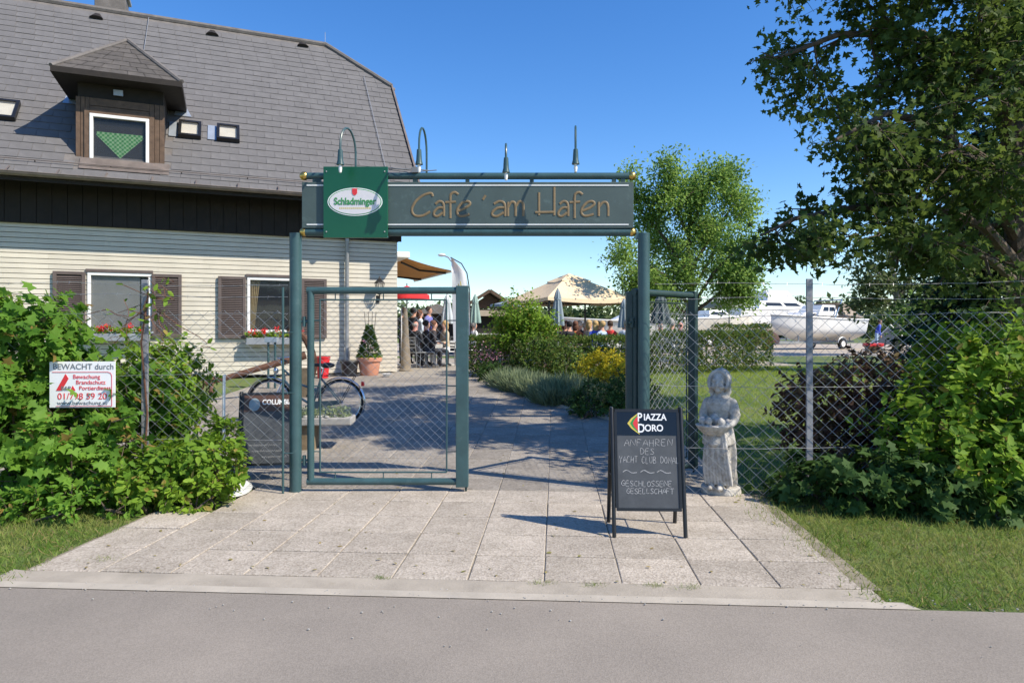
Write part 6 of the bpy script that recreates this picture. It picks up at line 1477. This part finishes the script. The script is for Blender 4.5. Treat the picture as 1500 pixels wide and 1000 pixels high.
# ================================================================ boats
def hull(L_, B_, D_, par, mt, free=.45, n=22, bow=1.0):
    """bow towards -x; keel at z=0, sheer at z=D_"""
    m = MB(); K = 9; half = []
    for i in range(n + 1):
        f = i / n; x = -L_ / 2 + L_ * f; w = B_ / 2 * min(1, (math.sin(min(f / .55, 1) * math.pi / 2)) ** .75 + .004); kz = D_ * .72 * max(0, 1 - f / .34) ** 2.1; sz = D_ + .22 * (1 - f) ** 2 * D_
        rake = -.0; row = []
        for j in range(K):
            g = j / (K - 1)
            if g < .45: q = g / .45; y = w * .80 * q; z = kz + (sz - kz) * .30 * q ** 1.1
            else: q = (g - .45) / .55; y = w * (.80 + .20 * q ** .6); z = kz + (sz - kz) * (.30 + .70 * q)
            row.append((x - (1 - f) ** 3 * .0, y, z))
        half.append(row)
    for s in (1, -1):
        o = len(m.v)
        for row in half: m.v += [(x, s * y, z) for x, y, z in row]
        for i in range(n):
            for j in range(K - 1):
                a = o + i*K + j; b = a + 1; c = a + K + 1; d = a + K; m.f.append((a, d, c, b) if s < 0 else (a, b, c, d))
    o = len(m.v); m.v += [(x, y, z) for x, y, z in half[-1]] + [(x, -y, z) for x, y, z in reversed(half[-1])]; m.f.append(tuple(range(o, o + 2*K)))
    h = m.build('hull', mt, par, True)
    m = MB(); pts = [(r[-1][0], r[-1][1], r[-1][2] + .01) for r in half]; m.tube(pts, .05, 6); m.tube([(x, -y, z) for x, y, z in pts], .05, 6); m.build('rub_rail', 'hull_white', par, True)
    m = MB()
    for i in range(n): a, b = half[i][-1], half[i+1][-1]; m.add([(a[0], a[1], a[2] - .02), (a[0], -a[1], a[2] - .02), (b[0], -b[1], b[2] - .02), (b[0], b[1], b[2] - .02)], [(0, 1, 2, 3)])
    m.build('deck', 'hull_white', par)
    return half
def cabin(par, x0, x1, w, z0, z1, rake0, rake1, mt='hull_white', nm='cabin', win=True, top=.82):
    m = MB(); m.add([(x0, -w, z0), (x1, -w, z0), (x1, w, z0), (x0, w, z0), (x0 + rake0, -w * top, z1), (x1 - rake1, -w * top, z1), (x1 - rake1, w * top, z1), (x0 + rake0, w * top, z1)], [(3,2,1,0),(4,5,6,7),(0,1,5,4),(1,2,6,5),(2,3,7,6),(3,0,4,7)])
    c = m.build(nm, mt, par, bev=.05)
    if win:
        for s in (-1, 1):
            def P(f, g): 
                xa = x0 + rake0 * g; xb = x1 - rake1 * g; y = s * (w + (w * top - w) * g) + s * .012; return (xa + (xb - xa) * f, y, z0 + (z1 - z0) * g)
            for a, b in ((.14, .46), (.52, .86)): m = MB(); m.sheet([P(a, .45), P(b, .45), P(b, .82), P(a, .82)]); m.build('window', 'boat_glass', par)
    return c
def trailer(par, L_, zk):
    m = MB(); 
    for s in (-.45, .45): m.bar((-L_ * .62, s * .3 if False else 0 * s, .45), (-L_ * .3, s, .42), .08, .1); m.bar((-L_ * .3, s, .42), (L_ * .45, s, .42), .08, .1)
    for x in (-L_ * .28, 0, L_ * .4): m.bar((x, -.45, .42), (x, .45, .42), .06, .08)
    for x in (-L_ * .25, L_ * .1, L_ * .4):
        for s in (-.45, .45): m.bar((x, s, .42), (x, s * .9, zk + .32), .06, .05)
    m.tube([(-L_ * .6, 0, .45), (-L_ * .6, 0, 0)], .035, 6); m.bar((L_ * .18, -1.05, .3), (L_ * .18, 1.05, .3), .08, .08); t = m.build('trailer_frame', 'galvanised', par)
    for s in (-1, 1):
        m = MB(); m.tube([(L_ * .18, s * .98, .3), (L_ * .18, s * 1.15, .3)], .3, 20); m.build('wheel', 'tyre', par, True); m = MB(); m.tube([(L_ * .18, s * 1.155, .3), (L_ * .18, s * .97, .3)], .17, 16); m.build('rim', 'hull_white', par, True)
        m = MB(); m.tube([(L_ * .18 + .37 * math.cos(a), s * 1.06, .3 + .37 * math.sin(a)) for a in [R(10 + 16 * k) for k in range(11)]], .05, 6); m.build('fender', 'galvanised', par)
def boat(label, u, Y, L_, B_, D_, zk, yaw, kind):
    p = gx(u, Y); t = thing('motor_boat', label, 'boat', p, yaw, 'boats laid up on land'); k = thing('tmp', '', ''); bpy.data.objects.remove(k)
    inner = t; ob0 = set(t.children); half = hull(L_, B_, D_, t, 'hull_white' if kind != 'cream' else 'hull_cream'); zd = D_
    if kind == 'cruiser':
        cabin(t, -L_ * .30, L_ * .12, B_ * .30, zd - .02, zd + .42, .75, .1, nm='foredeck_cabin'); cabin(t, -L_ * .08, L_ * .18, B_ * .36, zd + .2, zd + .85, .55, .12, mt='hull_white', nm='windscreen')
        m = MB(); m.tube([(L_ * .1, -B_ * .42, zd + .1), (L_ * .2, -B_ * .4, zd + 1.15), (L_ * .2, B_ * .4, zd + 1.15), (L_ * .1, B_ * .42, zd + .1)], .04, 8); m.build('arch', 'chrome', t, True)
        m = MB(); m.add([(L_ * .2, -B_ * .42, zd + 1.0), (L_ * .2, B_ * .42, zd + 1.0), (L_ * .48, B_ * .42, zd + .12), (L_ * .48, -B_ * .42, zd + .12), (L_ * .2, -B_ * .44, zd + .3), (L_ * .2, B_ * .44, zd + .3)], [(0, 1, 2, 3), (0, 3, 4), (1, 5, 2)]); m.build('cockpit_tarp', 'tarp_beige', t, True)
        m = MB()
        for s in (-1, 1): m.tube([(-L_ * .47, s * .05, zd + .6), (-L_ * .3, s * B_ * .36, zd + .55), (-L_ * .08, s * B_ * .46, zd + .5)], .014, 5); [m.tube([(x, s * y, zd + .1), (x, s * y, zd + .57)], .012, 5) for x, y in ((-L_ * .42, B_ * .15), (-L_ * .3, B_ * .36), (-L_ * .12, B_ * .45))]
        m.build('pulpit_rail', 'chrome', t)
        m = MB(); m.tube([(L_ * .5, 0, zd - .5), (L_ * .58, 0, zd - .5)], .12, 10); m.box(L_ * .5, L_ * .62, -.2, .2, zd - .75, zd - .1); m.build('outboard', 'tarp_grey', t, bev=.05)
    elif kind == 'yacht':
        cabin(t, -L_ * .25, L_ * .3, B_ * .38, zd, zd + .7, 1.5, .2); cabin(t, -L_ * .1, L_ * .2, B_ * .30, zd + .7, zd + 1.5, .9, .3, nm='flybridge', win=False)
        m = MB(); m.tube([(L_ * .2, -B_ * .3, zd + 1.2), (L_ * .24, -B_ * .28, zd + 2.1), (L_ * .24, B_ * .28, zd + 2.1), (L_ * .2, B_ * .3, zd + 1.2)], .06, 8); m.build('arch', 'hull_white', t, True); m = MB(); m.lathe([(.3, 0), (.3, .1), (.05, .15)], 16, (L_ * .24, 0, zd + 2.12)); m.build('radar', 'hull_white', t)
    elif kind == 'cream':
        cabin(t, -L_ * .2, L_ * .15, B_ * .34, zd, zd + .55, 1.0, .1)
    else:
        cabin(t, -L_ * .1, L_ * .3, B_ * .35, zd, zd + .4, .8, .1)
    for c in t.children: c.location.z += zk
    trailer(t, L_, zk); return t
boat('white cabin cruiser with a beige cockpit tarp on a single-axle trailer', 1190, 40, 6.6, 2.4, 1.22, .48, R(26), 'cruiser')
boat('cream hulled boat behind the open pale parasol', 1045, 46, 6.6, 2.5, 1.35, .5, R(202), 'cream')
boat('large white motor yacht with a flybridge behind the trailered cruiser', 1140, 53, 10, 3.4, 1.9, .7, R(202), 'yacht')
bt = boat('white boat with a registration number seen past the gazebo leg', 905, 33, 5.6, 2.1, 1.05, .4, R(3), 'plain')
text_mesh('registration', 'N-32.843', .22, 'print_grey', bt, (-1.2, -1.0, 1.05), (R(90), 0, R(-9)), .002)
p = gx(1113, 38); dg_ = thing('tarped_dinghy', 'dinghy under a dark brown tarp left of the trailered cruiser', 'dinghy', p, R(10)); m = MB()
m.lathe([(.75, .35), (.8, .55), (.7, .85), (.45, 1.08), (.1, 1.15)], 24, (0, 0, 0), lambda a, z: 1 + .35 * abs(math.cos(a)) + .04 * math.sin(7 * a)); m.build('tarp', 'brown_tarp', dg_, True); m = MB()
for x in (-.5, .5): m.box(x - .08, x + .08, -.4, .4, 0, .4)
m.build('cradle', 'wood_block', dg_)
p = gx(1302, 39); tp = thing('tarped_boat', 'boat under a dark grey ridge tarp with pale edges by the thin tree', 'boat', p, R(-25)); m = MB()
m.add([(-1.0, -1.2, .3), (1.0, -1.2, .3), (1.0, 1.4, .25), (-1.0, 1.4, .25), (0, -1.3, 1.35), (0, 1.5, .95)], [(0, 1, 4), (1, 2, 5, 4), (2, 3, 5), (3, 0, 4, 5)]); m.build('tarp', 'tarp_grey', tp); m = MB(); m.tube([(1.02, -1.25, .3), (0, -1.33, 1.38), (-1.02, -1.25, .3)], .04, 6); m.tube([(0, -1.33, 1.38), (0, 1.5, .98)], .04, 6); m.build('tarp_edge', 'hull_white', tp); m = MB()
for x in (-.8, .8):
    for y in (-1, 1.2): m.tube([(x, y, 0), (x, y, .32)], .04, 6)
m.build('legs', 'galvanised', tp)
person('person in a blue jacket bending by the boat trailer', 1284, 36, R(60), False, 'blue_cloth', 'sky_cloth', 'hair_brown', lean=.16, k=.92)
p = gx(1279, 33); rc = thing('red_crate', 'bright red plastic tub on the yard before the person in blue', 'tub', p); m = MB(); m.box(-.38, .38, -.3, .3, .3, .46); m.build('body', 'red_plastic', rc, bev=.03); m = MB(); m.box(-.3, .3, -.2, .2, 0, .299); m.build('trestle', 'wood_block', rc)
p = gx(1362, 35); fp = thing('flag_mast', 'slim pale mast standing left of the dark spruce', 'mast', p); m = MB(); m.tube([(0, 0, 0), (0, 0, 4.2)], [.05, .035], 8); m.build('shaft', 'galvanised', fp, True); m = MB(); m.ball((0, 0, 4.24), .06, 10); m.build('finial', 'galvanised', fp, True)
# parked car beyond the spruce
p = gx(1392, 37); cr = thing('parked_car', 'blue-grey car parked beyond the spruce boughs', 'car', p, R(12)); prof = [(-2.0, .35), (-2.05, .6), (-1.9, .78), (-1.1, .9), (-.55, 1.38), (.75, 1.4), (1.45, .98), (1.95, .92), (2.05, .6), (2.0, .35)]
m = MB(); m.plate(prof, -.8, .8); m.build('body', 'car_blue', cr, bev=.06)
for s in (-1, 1):
    for pl in ([(-.95, .93), (-.5, 1.31), (.1, 1.33), (.1, .95)], [(.17, .95), (.17, 1.33), (.68, 1.33), (1.15, .98)]): m = MB(); m.plate(pl, s * .804, s * .81); m.build('window', 'window_glass', cr)
    for x in (-1.3, 1.3):
        m = MB(); m.tube([(x, s * .66, .31), (x, s * .83, .31)], .31, 18); w = m.build('wheel', 'tyre', cr, True); m = MB(); m.tube([(x, s * .8, .31), (x, s * .84, .31)], .19, 14); m.build('rim', 'chrome', w, True)
    m = MB(); m.box(-2.06, -1.98, s * .55 - .12, s * .55 + .12, .62, .74); m.build('headlight', 'pale_glass', cr)
